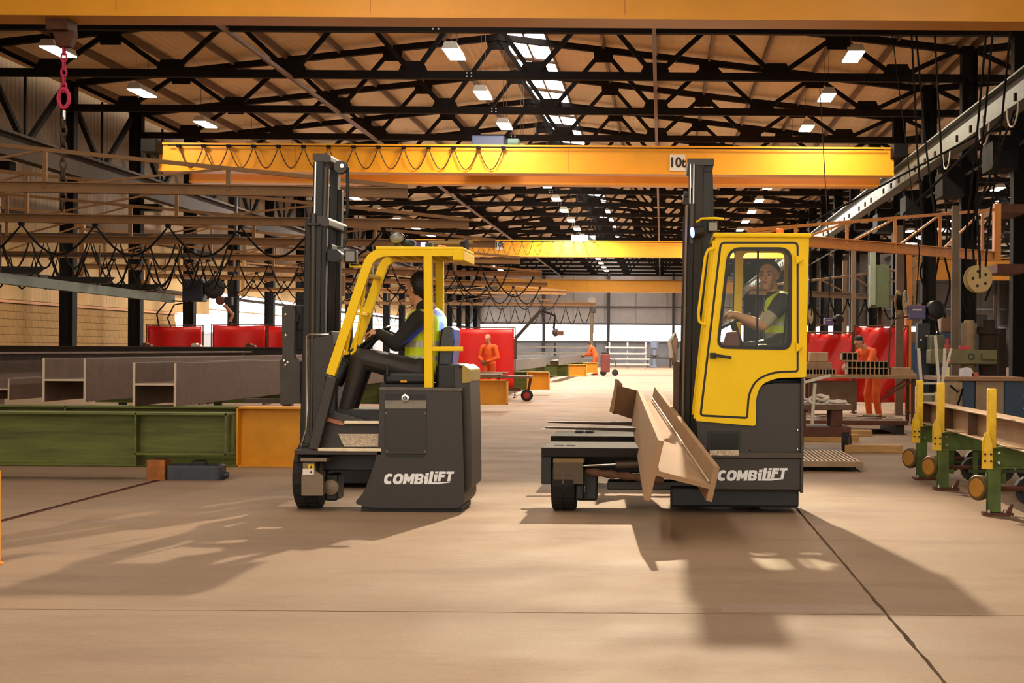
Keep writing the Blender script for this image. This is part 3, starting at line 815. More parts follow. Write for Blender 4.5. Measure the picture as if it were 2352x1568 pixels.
# platform and wheel arm on the left
MB().pbox(1243, 1640, 1030, 1049, YF, YF + .95).build('front_deck', mat('deck_steel', '#1b1510', .85, 0, .25, 8, .2, 50), R, .008)
MB().pbox(1265, 1640, 1003, 1026, YF + 2.55, YF + 3.6).build('rear_deck', MATS['deck_steel'], R, .008)
MB().pbox(1243, 1266, 1048, 1112, YF + .02, YF + .06).build('deck_bracket', blackd, R, .004)
MB().pbox(1395, 1620, 1106, 1124, YF + .35, YF + .6).build('chassis_beam', blackp, R, .008)
MB().pbox(1243, 1640, 1049, 1085, YF + .6, YF + .9).build('chassis_box', blackd, R, .01)
MB().pbox(1300, 1640, 1030, 1075, YF + 2.5, YF + 3.2).build('rear_chassis', blackd, R, .01)
zc = .30
wheel(R, (W(1297, 1100, YF + .3).x, YF + .32, .29), .29, .215)
wheel(R, (-.83, YF + 3.2, .29), .29, .215)
wheel(R, (.85, YF + 1.75, .32), .32, .24)
MB().pbox(1270, 1341, 1052, 1063, YF + .05, YF + .5).build('yoke_top', mat('worn_plate', '#8f7346', .5, .2, .2, 8), R, .005)
yk = MB().prism(rounded(xz([(1271, 1062), (1339, 1062), (1339, 1112), (1283, 1112), (1271, 1100)], YF + .03), .01, 3), YF + .03, YF + .06); yk.build('yoke', mat('yoke_brown', '#54432f', .5, .1, .15, 8), R, .004)
MB().pbox(1324, 1372, 1075, 1150, YF + .2, YF + .45).build('drive_unit', blackd, R, .02)
MB().pbox(1322, 1340, 1112, 1148, YF + .08, YF + .2).build('hub_motor', blackd, R, .015)
for i in range(3): bolt(R, 1342, 1118 + i * 5, YF + .19, .010)
MB().tube([W(1318, 1070, YF + .12), W(1416, 1065, YF + .12)], .016, 10).build('steer_rod', chrome, R)
MB().tube([W(1414, 1066, YF + .12), W(1470, 1064, YF + .12), W(1540, 1062, YF + .12)], .038, 12).build('steer_cylinder', mat('cylinder_grey', '#5d4f40', .5, .2, .1, 8), R)
rs = [(W(1345 + i * 12, 1082 + i * 1.4, YF + .16)) for i in range(16)]
MB().tube(rs, [.036 + .007 * ((i * 7) % 3 - 1) for i in range(16)], 10).build('hose_sleeve', mat('sleeve_brown', '#6d4a33', .8, 0, .25, 14, .5, 30), R)
# mast (stands in the slot between the two platforms)
YM = 15.15
msteel = mat('mast_black', '#1f1a17', .6, 0, .15, 6); mlight = mat('mast_worn', '#7c6652', .5, .3, .15, 6)
def mast(root, base, rails, cap, near, far):
    pass
for y in (YM, YM + .85):
    MB().bar(W(1573, 1010, YM).lerp(W(1573, 1010, YM), 0) + Vector((0, y - YM, 0)), W(1584, 480, YM) + Vector((0, y - YM, 0)), .10, .10, (1, 0, 0)).build('outer_rail', msteel, R, .01)
    MB().bar(W(1596, 1010, YM) + Vector((0, y - YM + .01, 0)), W(1606, 380, YM) + Vector((0, y - YM + .01, 0)), .14, .09, (1, 0, 0)).build('inner_rail', msteel, R, .01)
    MB().bar(W(1620, 1010, YM) + Vector((0, y - YM, 0)), W(1622, 395, YM) + Vector((0, y - YM, 0)), .10, .12, (1, 0, 0)).build('rear_rail', blackd, R, .01)
MB().bar(W(1567, 1000, YM - .07), W(1577, 470, YM - .07), .025, .02, (1, 0, 0)).build('rail_edge', mlight, R)
for dx in (0, 8):
    MB().tube([W(1584 + dx, 470, YM - .05), W(1585 + dx, 376, YM - .05)], .012, 8).build('lift_rod', chrome, R)
MB().tube([W(1588, 560, YM - .05), W(1589, 468, YM - .05)], .036, 12).build('lift_cylinder', mat('mast_grey', '#3c352f', .4, .2, .1), R)
MB().prism(rounded(xz([(1578, 364), (1641, 364), (1641, 376), (1632, 380), (1580, 378)], YM - .06), .012, 3), YM - .06, YM + .95).build('mast_head', mat('mast_cap', '#3b332c', .45, .1, .1), R, .01)
MB().prism(xz([(1596, 380), (1638, 380), (1636, 395), (1630, 402), (1630, 420), (1600, 420)], YM), YM - .02, YM + .9).build('mast_plate', blackd, R)
MB().tube([W(1632, 400, YM + .1), W(1634, 470, YM + .1), W(1632, 560, YM + .12)], .022, 8).build('mast_hose', blackd, R)
for y0_, y1_ in ((440, 452), (640, 655), (860, 876)):
    MB().pbox(1570, 1628, y0_, y1_, YM + .06, YM + .82).build('mast_crossbar', blackd, R, .008)
# fork carriage, backrest and forks
cg = mat('carriage_brown', '#5f4531', .6, .1, .25, 8)
MB().pbox(1547, 1562, 830, 1010, YM + .05, YM + 1.15).build('fork_carriage', cg, R, .008)
for y in (YM + .1, YM + .55, YM + 1.05): MB().bar(W(1549, 830, YM) + Vector((0, y - YM, 0)), W(1552, 775, YM) + Vector((0, y - YM, 0)), .05, .03).build('backrest_bar', mat('backrest_worn', '#b08a70', .6, .1, .3, 10), R, .006)
MB().tube([W(1543, 822, YM + .05), W(1538, 785, YM + .1), W(1549, 768, YM + .2), W(1556, 800, YM + .2)], .022, 8).build('backrest_hose', hose_m, R)
for y, t in ((15.2, 1252), (16.35, 1258)):
    zt = .70; x1 = W(1556, 980, y).x; x0 = W(t, 983, y).x
    MB().loft([Vector((x0, y, zt)), Vector((x0, y + .13, zt)), Vector((x0, y + .13, zt - .01)), Vector((x0, y, zt - .01))], [Vector((x1, y, zt)), Vector((x1, y + .13, zt)), Vector((x1, y + .13, zt - .055)), Vector((x1, y, zt - .055))]).build('fork', mat('fork_dark', '#3a2a1e', .55, .3, .2, 8), R)
# lamps on the mast
wlp = MB().pbox(1625, 1650, 508, 532, YM - .16, YM - .08).build('work_lamp', blackd, R, .01)
MB().pbox(1628, 1647, 511, 529, YM - .165, YM - .155).build('lens', lampglass, wlp)
MB().tube([W(1600, 510, YM - .05), W(1612, 502, YM - .1), W(1640, 501, YM - .12), W(1662, 503, YM - .12)], .012, 8).build('lamp_bracket', yellow_m, R)
bl = W(1592, 533, YM - .15)
bo = MB().lathe(bl + Vector((.09, .03, .01)), (-1, -.35, -.12), [(0, .05), (.07, .06), (.1, .055)], 12).build('blue_spot_lamp', blackd, R)
MB().lathe(bl + Vector((-.005, -.005, -.002)), (-1, -.35, -.12), [(0, .05), (.006, .048)], 12).build('lens', blue_e, bo)
spot_light('blue_beam', bl + Vector((-.03, -.012, 0)), (-2.0, 14.4, 1.5), 2600, (.10, .18, 1), math.radians(15), .5, .03, R)

# ------------------------------------------------------------------ the girder it carries
G = thing('welded_girder', 'tan welded H-girder with a short cross piece lying across the right forklift', 'girder', tuple(W(1560, 1000, 14.3)))
def plate(pts, th, name, m=None, par=None, side=1):
    """plate through four points, thickened along its normal"""
    p = [Vector(q) for q in pts]; n = (p[1] - p[0]).cross(p[3] - p[0]).normalized() * th * side
    o = MB().loft(p, [q + n for q in p]).build(name, m or girder_m, par or G, .002, seg=1); return o
Yn, Yf_ = 11.85, 16.6
# left flange, web and right flange: near end at Yn, far end at Yf_
plate([W(1512, 1010, Yn), W(1479, 1148, Yn), W(1450, 962, Yf_), W(1463, 893, Yf_)], .045, 'flange', side=1)
plate([W(1640, 1070, Yn), W(1622, 1150, Yn), W(1492, 944, Yf_), W(1503, 888, Yf_)], .045, 'flange', side=1)
plate([W(1500, 1078, Yn), W(1634, 1112, Yn), W(1497, 917, Yf_), W(1458, 926, Yf_)], .04, 'web', side=-1)
# cross piece welded to the far end, pointing left
plate([W(1419, 885, Yf_ - .3), W(1466, 897, Yf_), W(1452, 962, Yf_), W(1406, 946, Yf_ - .3)], .04, 'cross_web')
plate([W(1413, 870, Yf_ - .35), W(1403, 946, Yf_ - .35), W(1408, 950, Yf_ + .25), W(1424, 882, Yf_ + .25)], .03, 'cross_flange')
for i in range(2):
    a = (W(1512, 1010, Yn), W(1640, 1070, Yn))[i]
wl_ = [W(1500, 915, Yf_ - .1).lerp(W(1631, 1108, Yn), t) + Vector((-.012, 0, .012)) for t in [i / 8 for i in range(9)]]
MB().tube(wl_, .007, 6).build('weld_bead', mat('weld_pale', '#e3cda8', .4, .2, .1), G)

# ------------------------------------------------------------------ left-hand truck with an open overhead guard
L = thing('forklift', 'black multidirectional forklift with open yellow overhead guard and tall mast', 'forklift', (-2.6, 15.5, 0))
GD = .76
body = rounded(xz([(872, 895), (1060, 893), (1067, 1152), (1056, 1167), (850, 1166), (812, 1156), (836, 1130), (852, 1088), (868, 1040)], YF), [.01, .05, .04, .03, .1, .05, .1, .15, .1], 5)
MB().prism(body, YF, YF + .9).build('body', blackp, L, .02)
MB().prism(rounded(xz([(1044, 842), (1079, 850), (1083, 1000), (1084, 1118), (1066, 1134), (1050, 1134)], YF + .1), .02, 3), YF + .1, YF + .85).build('rear_cover', mat('rear_brown', '#3a2f26', .45, .1, .15, 8), L, .015)
MB().prism(rounded(xz([(1062, 836), (1080, 848), (1080, 878), (1062, 880)], YF + .08), .015, 3), YF + .08, YF + .86).build('rear_corner', mat('faded_yellow', '#a98d3c', .5, 0, .15, 6), L, .01)
MB().pbox(1000, 1062, 836, 896, YF + .12, YF + .8).build('engine_hood', blackd, L, .03)
MB().pbox(870, 1062, 890, 897, YF - .015, YF + .05).build('top_edge', mat('worn_edge2', '#5b5048', .4, .3, .2, 12), L, .005)
MB().pbox(830, 1060, 1163, 1178, YF + .1, YF + .8).build('underside', blackd, L, .01)
# access panel
MB().pbox(884, 979, 905, 942, YF - .004, YF + .02).build('panel_recess', blackd, L)
pa = MB().pbox(884, 979, 937, 1043, YF - .014, YF + .01).build('access_panel', mat('panel_black', '#262119', .42, .05, .1, 8), L, .004)
MB().loft([W(884, 919, YF - .005), W(979, 919, YF - .005), W(979, 938, YF - .02), W(884, 938, YF - .02)], [W(884, 919, YF - .005) + Vector((0, .01, 0)), W(979, 919, YF - .005) + Vector((0, .01, 0)), W(979, 938, YF - .02) + Vector((0, .01, 0)), W(884, 938, YF - .02) + Vector((0, .01, 0))]).build('panel_lip', mat('panel_grey', '#6b6152', .4, .3, .2, 8), pa)
for a, b in ((887, 949), (976, 948), (889, 1037), (976, 1037)): bolt(pa, a, b, YF - .012, .01, greyp)
MB().prism(rounded(xz([(884, 1043), (979, 1043), (968, 1050), (895, 1050)], YF), .01, 2), YF - .01, YF).build('panel_slot', blackd, L)
lg = MB().lathe(W(931, 914, YF) + Vector((0, .0, 0)), (0, -1, 0), [(0, .036), (.02, .036), (.024, .026), (.024, .02), (.012, .012)], 18).build('key_switch', chrome, L)
bolt(lg, 931, 914, YF - .012, .011, lampglass)
lettering(L, 870, 1060, YF - .001)
# step well and front frame
MB().pbox(770, 874, 940, 1030, YF + .2, YF + .85).build('step_well', blackd, L, .01)
MB().loft([W(x, y, YF + .1) for x, y in ((776, 996), (876, 996), (876, 1026), (790, 1026))], [W(x, y, YF + .1) + Vector((0, .1, 0)) for x, y in ((776, 996), (876, 996), (876, 1026), (790, 1026))]).build('step_tread', alum, L, .003)
MB().pbox(730, 876, 1030, 1036, YF - .02, YF + .3).build('step_edge', mat('bright_edge', '#d5c3a6', .35, .6, .15, 20), L, .003)
MB().pbox(676, 876, 1034, 1044, YF, YF + .9).build('front_deck', blackp, L, .005)
MB().pbox(790, 876, 967, 973, YF + .02, YF + .5).build('foot_plate', MATS['bright_edge'], L, .003)
MB().prism(xz([(748, 958), (785, 968), (792, 976), (782, 976), (746, 966)], YF + .05), YF + .05, YF + .3).build('pedal', mat('pedal_rust', '#a86a48', .6, .2, .2, 10), L, .003)
MB().prism(xz([(768, 945), (874, 972), (874, 1030), (716, 1030), (735, 960)], YF + .12), YF + .12, YF + .2).build('side_panel', blackp, L, .006)
bar_px((764, 866), (722, 1030), YF + .03, .09, .10, 'front_post', blackp, L)
MB().pbox(745, 775, 862, 1030, YF + .5, YF + .8).build('dash_panel', blackd, L, .02)
MB().pbox(676, 875, 1044, 1080, YF + .3, YF + .9).build('chassis_box', blackd, L, .01)
MB().pbox(690, 900, 1060, 1110, YF + 2.4, YF + 3.3).build('rear_chassis', blackd, L, .01)
# wheel unit
wheel(L, (W(712, 1120, YF + .3).x, YF + .34, .29), .29, .215)
wheel(L, (-3.0, YF + 3.0, .29), .29, .215)
wheel(L, (-2.05, YF + 1.9, .3), .30, .22)
hc = MB().prism(rounded(xz([(695, 1062), (722, 1062), (724, 1082), (742, 1092), (742, 1138), (692, 1138), (692, 1090), (696, 1082)], YF + .0), .008, 2), YF + .0, YF + .05).build('hub_cover', greyp, L, .005)
MB().pbox(690, 750, 1052, 1060, YF - .02, YF + .4).build('yoke_top', greyp, L, .004)
MB().pbox(745, 775, 1090, 1150, YF + .2, YF + .5).build('drive_unit', blackd, L, .02)
MB().lathe(W(762, 1118, YF + .2), (0, -1, 0), [(0, .07), (.05, .07), (.07, .03)], 14).build('hub_motor', greyp, L)
MB().pbox(695, 721, 1076, 1090, YF - .006, YF - .001).build('sticker', sign_m, hc)
MB().pbox(708, 721, 1066, 1077, YF - .007, YF - .001).build('warning_sticker', yellow_p, hc)
tg = MB().prism(xz([(711, 1075), (718, 1075), (714.5, 1068)], YF - .008), YF - .009, YF - .006); tg.build('warning_symbol', ink_m, hc)
MB().prism(xz([(711, 1086), (718, 1086), (714.5, 1080)], YF - .008), YF - .009, YF - .006).build('warning_symbol', ink_m, hc)
MB().tube([W(755, 768, YF + .1), W(710, 768, YF + .1), W(704, 772, YF + .1), W(705, 940, YF + .1), W(703, 985, YF + .1), W(690, 1026, YF + .1)], .009, 8).build('handrail', chrome, L)
# overhead guard
def rounded_path(P):
    """smooth the bend of an open path (Chaikin, ends kept)"""
    for _ in range(2):
        Q = [P[0]]
        for a, b in zip(P[:-1], P[1:]):
            Q += [(a[0] * .8 + b[0] * .2, a[1] * .8 + b[1] * .2), (a[0] * .2 + b[0] * .8, a[1] * .2 + b[1] * .8)]
        P = Q + [P[-1]]
    return P
def guard_side(y, par):
    pts = [W(758, 860, YF), W(843, 606, YF), W(852, 592, YF), W(866, 582, YF), W(885, 577, YF), W(1056, 578, YF)]
    mb = MB().sweep(rounded_path([(p.x, p.z) for p in pts]), .078, YF + y - .037, YF + y + .037)
    mb.build('guard_rail', yellow_m, par, .008)
guard_side(0.04, L); guard_side(GD, L)
for y, x in ((0.04, 982), (GD, 982)):
    MB().bar(W(x, 586, YF) + Vector((0, y, 0)), W(x + 2, 897, YF) + Vector((0, y, 0)), .075, .07, (0, 1, 0)).build('rear_post', yellow_m, L, .008)
MB().bar(W(984, 801, YF) + Vector((0, .04, 0)), W(1062, 801, YF) + Vector((0, .04, 0)), .05, .04).build('side_bar', yellow_m, L, .006)
zt = W(960, 574, YF).z
MB().box(W(862, 575, YF).x, W(1064, 575, YF).x, YF, YF + GD + .05, zt, zt + .03).build('roof_plate', yellow_m, L, .008)
MB().box(W(1040, 575, YF).x, W(1065, 575, YF).x, YF, YF + GD + .05, zt - .09, zt).build('roof_rear_bar', yellow_m, L, .008)
for k in range(6):
    x = W(880 + k * 28, 575, YF).x; MB().box(x, x + .04, YF + .06, YF + GD - .04, zt - .05, zt - .02).build('roof_bar', yellow_m, L)
# windscreen strips between the two front pillars and a grab loop
f0, f1 = W(775, 815, YF), W(838, 620, YF)
MB().loft([f0 + Vector((0, .10, 0)), f0 + Vector((0, GD - .06, 0)), f1 + Vector((0, GD - .06, 0)), f1 + Vector((0, .10, 0))], [q + Vector((.006, 0, 0)) for q in (f0 + Vector((0, .10, 0)), f0 + Vector((0, GD - .06, 0)), f1 + Vector((0, GD - .06, 0)), f1 + Vector((0, .10, 0)))]).build('windscreen', glass_m, L)
for t in (.02, .5, .95):
    c = f0.lerp(f1, t); MB().bar(c + Vector((0, .06, 0)), c + Vector((0, GD - .03, 0)), .05, .03).build('screen_bar', yellow_m, L, .004)
gl = [(795, 812), (822, 660), (828, 650), (836, 652), (838, 662), (815, 805), (806, 813)]
MB().tube([W(x, y, YF + .08) for x, y in gl], .012, 8).build('grab_loop', yellow_m, L)
# lamps on the guard
def lampo(px, py, r, name, m, lens=None, sc=(1, 1, 1), Y=YF + .3):
    o = MB().ball(W(px, py, Y), r, 12, sc).build(name, m, L)
    MB().tube([W(px, py, Y) - Vector((0, 0, r * sc[2])), W(px, 578, Y)], .012, 6).build('lamp_stem', blackd, o)
    if lens: MB().lathe(W(px, py, Y) + Vector((0, -r * .55, 0)), (0, -1, 0), [(0, r * .9), (.02, r * .88), (.03, r * .5)], 18).build('lens', lens, o)
    return o
ro = lampo(912, 547, .07, 'round_lamp', blackd, None, (1.1, .5, .8))
MB().ball(W(912, 547, YF + .3) + Vector((0, -.012, 0)), .062, 14, (1.08, .45, .75)).build('lens', lampglass, ro)
lampo(939, 560, .066, 'lamp_dome', blackd, None, (1.05, .7, .65))
bb = MB().pbox(966, 976, 556, 570, YF + .3, YF + .4).build('blue_beacon', blue_e, L, .004)
MB().pbox(976, 992, 558, 571, YF + .28, YF + .42).build('beacon_mount', blackd, L, .004)
MB().lathe(W(1014, 573, YF + .35), (0, 0, 1), [(0, .044), (.03, .044), (.038, .03)], 16).build('beacon', orange_b, L)
MB().lathe(W(1058, 562, YF + .3), (1, -.2, 0), [(0, .03), (.04, .05), (.06, .055)], 14).build('rear_lamp', blackd, L)
MB().tube([W(1062, 562, YF + .3), W(1062, 576, YF + .3)], .01, 6).build('rear_lamp_stem', blackd, L)
MB().bar(W(985, 557, YF + .5), W(1085, 556, YF + .5), .03, .03).build('light_bar', mat('bar_olive', '#7c6a28', .5, 0, .1), L, .004)
# mast of the left truck
YM2 = 15.1
for y in (0, .68):
    D = Vector((0, y, 0))
    MB().bar(W(703, 1030, YM2) + D, W(716, 500, YM2) + D, .11, .10, (1, 0, 0)).build('outer_rail', msteel, L, .01)
    MB().bar(W(718, 1030, YM2) + D + Vector((0, .02, 0)), W(730, 500, YM2) + D + Vector((0, .02, 0)), .10, .10, (1, 0, 0)).build('middle_rail', blackd, L, .01)
    MB().bar(W(733, 1030, YM2) + D, W(745, 420, YM2) + D, .10, .08, (1, 0, 0)).build('inner_rail', msteel, L, .01)
    MB().bar(W(728, 800, YM2) + D + Vector((0, .01, 0)), W(736, 370, YM2) + D + Vector((0, .01, 0)), .15, .08, (1, 0, 0)).build('upper_rail', blackd, L, .01)
MB().tube([W(722, 492, YM2 - .06), W(724, 372, YM2 - .06)], .016, 8).build('lift_rod', chrome, L)
MB().tube([W(716, 1000, YM2 - .06), W(720, 490, YM2 - .06)], .032, 12).build('lift_cylinder', MATS['mast_grey'], L)
MB().tube([W(745, 500, YM2 - .04), W(749, 385, YM2 - .04)], .03, 10).build('free_lift_cylinder', MATS['mast_grey'], L)
MB().prism(rounded(xz([(718, 352), (752, 352), (760, 358), (760, 371), (748, 372), (718, 368)], YM2 - .07), .012, 3), YM2 - .07, YM2 + .80).build('mast_head', MATS['mast_cap'], L, .01)
MB().prism(rounded(xz([(728, 496), (752, 498), (756, 504), (756, 518), (748, 520), (730, 516)], YM2 - .07), .012, 3), YM2 - .07, YM2 + .80).build('mast_collar', MATS['mast_cap'], L, .01)
MB().pbox(704, 734, 512, 518, YM2 - .1, YM2 + .1).build('cylinder_clamp', blackd, L, .004)
pu = MB().lathe(W(785, 385, YM2), (0, -1, 0), [(0, .06), (.01, .065), (.02, .05), (.05, .05), (.06, .065), (.07, .06)], 18).build('pulley', MATS['mast_cap'], L)
MB().lathe(W(786, 381, YM2 - .07), (0, -1, 0), [(0, .025), (.015, .02)], 12).build('pulley_pin', chrome, pu)
MB().tube([W(798, 385, YM2 - .02), W(799, 480, YM2 - .02), W(796, 500, YM2)], .016, 6).build('lift_chain', blackd, L)
MB().tube([W(793, 520, YM2), W(796, 545, YM2), W(790, 568, YM2), W(775, 568, YM2)], .014, 6).build('mast_hose', blackd, L)
MB().prism(rounded(xz([(752, 572), (772, 572), (785, 582), (780, 596), (768, 602), (752, 598)], YM2 - .05), .02, 3), YM2 - .05, YM2 + .1).build('side_horn', blackd, L, .01)
sq = MB().pbox(790, 818, 573, 604, YM2 - .12, YM2 - .02).build('work_lamp', blackd, L, .012)
MB().pbox(794, 814, 577, 600, YM2 - .126, YM2 - .116).build('lens', lampglass, sq)
MB().tube([W(804, 604, YM2 - .06), W(804, 612, YM2 - .06), W(830, 612, YM2 - .06)], .01, 6).build('lamp_bracket', yellow_m, L)
for a, b in ((560, 575), (760, 790), (960, 985)):
    MB().pbox(712, 762, a, b, YM2 + .06, YM2 + .8).build('mast_crossbar', blackd, L, .008)
MB().prism(xz([(700, 780), (766, 768), (766, 1030), (700, 1030)], YM2 - .08), YM2 - .085, YM2 - .06).build('mast_side_plate', blackp, L, .006)
# fork carriage of the left truck
MB().prism(rounded(xz([(648, 705), (672, 700), (678, 715), (676, 820), (690, 830), (690, 925), (645, 930), (643, 830), (650, 820)], YM2), .012, 3), YM2 - .02, YM2 + .06).build('fork_carriage', mat('carriage_grey', '#3d362f', .5, .2, .2, 8), L, .008)
MB().prism(rounded(xz([(648, 705), (672, 700), (678, 715), (676, 820), (690, 830), (690, 925), (645, 930), (643, 830), (650, 820)], YM2), .012, 3), YM2 + .95, YM2 + 1.03).build('fork_carriage', MATS['carriage_grey'], L, .008)
for a, b in ((720, 740), (850, 880)): MB().pbox(655, 685, a, b, YM2 + .05, YM2 + .97).build('carriage_bar', blackd, L, .008)
MB().pbox(676, 694, 700, 760, YM2 + .1, YM2 + .3).build('carriage_box', blackd, L, .01)
for a, b in ((655, 722), (656, 770), (652, 828), (660, 832), (655, 838)): bolt(L, a, b, YM2 - .022, .014)
for y in (YM2 + .15, YM2 + .75):
    x0, x1 = W(560, 918, y).x, W(650, 918, y).x; z = W(650, 916, y).z
    MB().box(x0, x1 + .1, y, y + .13, z - .04, z).build('fork', MATS['fork_dark'] if 'fork_dark' in MATS else rust_m, L)
# seat, steering column
MB().pbox(880, 985, 855, 882, YF + .15, YF + .65).build('seat_cushion', blackd, L, .03)
MB().pbox(870, 990, 880, 897, YF + .18, YF + .62).build('seat_base', blackd, L, .01)
a = [W(x, y, YF + .18) for x, y in ((1012, 756), (1030, 748), (1042, 752), (1044, 780), (1034, 880), (1000, 884), (1006, 800))]
MB().loft(a, [q + Vector((0, .45, 0)) for q in a]).build('seat_back', mat('seat_vinyl', '#1c1a20', .3, 0, .05), L, .02)
MB().pbox(886, 892, 836, 862, YF + .1, YF + .14).build('armrest', blackd, L, .006)
MB().pbox(920, 934, 873, 878, YF + .13, YF + .16).build('belt_tag', orange_m, L)
MB().pbox(1001, 1007, 842, 856, YF + .16, YF + .175).build('seat_tag', mat('tag_orange', '#e2904a', .5, 0, 0), L)
sc_ = W(860, 777, YF + .45); ax = Vector((-.62, 0, .78)).normalized(); u = ax.orthogonal().normalized(); v = ax.cross(u)
sp = [sc_ + (u * math.cos(t) + v * math.sin(t)) * .17 for t in [2 * math.pi * i / 24 for i in range(24)]]
so = MB().tube(sp, .015, 8, closed=True).build('steering_wheel', blackd, L)
MB().bar(sp[0], sp[12], .03, .015, ax).build('spoke', blackd, so); MB().bar(sp[6], sp[18], .03, .015, ax).build('spoke', blackd, so)
cp_ = [W(860, 778, YF + .45), W(836, 800, YF + .45), W(815, 815, YF + .45), W(795, 835, YF + .45), W(770, 880, YF + .45)]
MB().tube(cp_, [.03, .05, .065, .07, .07], 12).build('steering_column', blackd, so)
for i in range(7):
    c = W(836 - i * 7, 802 + i * 5.5, YF + .45); MB().lathe(c, Vector((-.7, 0, -.6)), [(0, .062), (.012, .075), (.024, .062)], 12).build('bellows_ring', mat('bellows', '#2e332a', .6, 0, .1), so)
# ================================================================== left side: trestles, beams, curtains, jibs
def trestle(Y, xl, xr_, zb, zt, orange_from, label, stiff=(), haunch=None):
    t = thing('beam_trestle', label, 'trestle', ((xl + xr_) / 2, Y + .2, 0), 'green beam trestles with orange ends')
    tf = .025
    def seg(x0, x1, z0, m, nm):
        MB().box(x0, x1, Y, Y + .34, zt - tf, zt).build(nm + '_top_flange', m, t, .003, seg=1)
        MB().box(x0, x1, Y, Y + .34, z0, z0 + tf).build(nm + '_bottom_flange', m, t, .003, seg=1)
        MB().box(x0, x1, Y + .15, Y + .18, z0 + tf, zt - tf).build(nm + '_web', m, t)
    if haunch is None: seg(xl, orange_from, zb, green_m, 'beam')
    else:
        seg(xl, haunch[0], zb, green_m, 'beam'); seg(haunch[0], orange_from, haunch[1], green_m, 'beam')
    if xr_ > orange_from + .05:
        seg(orange_from, xr_, zb, orange_m, 'end')
        MB().box(xr_ - .025, xr_, Y, Y + .34, zb, zt).build('end_plate', orange_m, t, .003, seg=1)
        MB().box(orange_from, orange_from + .02, Y, Y + .34, zb, zt).build('stiffener', orange_m, t)
    for x in stiff: MB().box(x, x + .02, Y, Y + .33, (zb if not haunch or x < haunch[0] + .1 else haunch[1]), zt).build('stiffener', green_m, t)
    if zb > .05:
        x = xl + .5
        while x < xr_ - .2:
            MB().box(x, x + .14, Y + .08, Y + .26, 0, zb).build('foot', green_d, t); x += 2.2
    return t
tA = trestle(17.2, -10.2, -4.70, .15, .73, -4.70, 'front green steel trestle carrying beams left of the left forklift', (-5.72, -4.74), (-5.72, .27))
tB = trestle(19.1, -12.0, -3.95, 0, .73, -5.12, 'second green trestle with a large orange end behind the left forklift', (-7.2,))
for n, (y, o) in enumerate(((36.4, -4.55), (50.0, -4.25), (75.0, -4.4), (87.0, -4.3))):
    trestle(y, -13, -3.55, .16, .73, o, f'{["nearest", "second", "third", "farthest"][n]} orange trestle end along the far left edge of the aisle', ())
# bogie under the front trestle
t = thing('rail_bogie', 'rusty orange block with a blue geared motor under the front trestle', 'bogie', (-5.2, 17.4, 0))
MB().pbox(336, 378, 1056, 1109, 17.22, 17.5).build('buffer_block', mat('rusty_orange', '#a8642a', .7, 0, .35, 9, .3, 30), t, .01)
MB().pbox(380, 505, 1068, 1108, 17.22, 17.5).build('motor', mat('motor_blue', '#3c4148', .5, .2, .3, 9), t, .03)
MB().lathe(W(500, 1090, 17.34), (1, 0, 0), [(0, .085), (.06, .085), (.08, .04), (.12, .03)], 14).build('motor_end', MATS['motor_blue'], t)
MB().pbox(440, 470, 1058, 1070, 17.25, 17.4).build('terminal_box', blackd, t, .008)
# heavy H-beams lying along the hall on the trestles
def hbeam(name, label, x, y0, y1, z, h, b, tf, tw, m=None, group=None, lying=True, cat='steel beam'):
    t = thing(name, label, cat, (x, (y0 + y1) / 2, z), group)
    m = m or steel_m
    if lying:      # flanges upright, web level
        for s in (-1, 1): MB().box(x + s * h / 2 - (tf if s > 0 else 0), x + s * h / 2 + (tf if s < 0 else 0), y0, y1, z, z + b).build('flange', m, t, .003, seg=1)
        MB().box(x - h / 2 + tf, x + h / 2 - tf, y0, y1, z + b / 2 - tw / 2, z + b / 2 + tw / 2).build('web', m, t)
        if y0 < 25: MB().ibeam((x, y0 - .004, z + b / 2), (x, y0, z + b / 2), h, b, tf, tw, (1, 0, 0)).build('lit_cut_face', edge_m, t)  # thin pale cap over the cut end, painting its lit edges
    else:
        MB().box(x - b / 2, x + b / 2, y0, y1, z, z + tf).build('flange', m, t, .003, seg=1)
        MB().box(x - b / 2, x + b / 2, y0, y1, z + h - tf, z + h).build('flange', m, t, .003, seg=1)
        MB().box(x - tw / 2, x + tw / 2, y0, y1, z + tf, z + h - tf).build('web', m, t)
    return t
hbeam('h_beam', 'heavy brown H-beam nearest the left forklift mast, lying on the green trestles', -6.11, 19.1, 37.5, .73, .525, .525, .03, .025, group='H-beams on the trestles')
hbeam('h_beam', 'heavy brown H-beam second from the left forklift, lying on the trestles', -7.69, 20.4, 37.5, .73, .56, .56, .03, .025, group='H-beams on the trestles')
hbeam('h_beam', 'small brown I-beam between the heavy beams and the left picture edge', -8.75, 20.9, 37, .73, .30, .28, .02, .015, group='H-beams on the trestles')
hbeam('h_beam', 'long brown beam at the left picture edge with bright lower flange', -9.9, 19.5, 37.5, .73, .62, .42, .03, .02, lying=False, group='H-beams on the trestles')
for n, (x, y0, y1, h) in enumerate(((-5.0, 48, 66, .36), (-5.9, 46, 68, .30), (-6.8, 45, 70, .4), (-7.9, 44, 70, .36), (-4.75, 70, 92, .42), (-5.7, 70, 95, .34), (-6.7, 70, 95, .4))):
    hbeam('h_beam', f'{ORD[n]} grey beam lying on the far trestles beside the aisle', x, y0, y1, .73, h, h, .025, .02, mat('grey_steel', '#6f675f', .5, .3, .2, 4), 'grey beams on the far trestles')
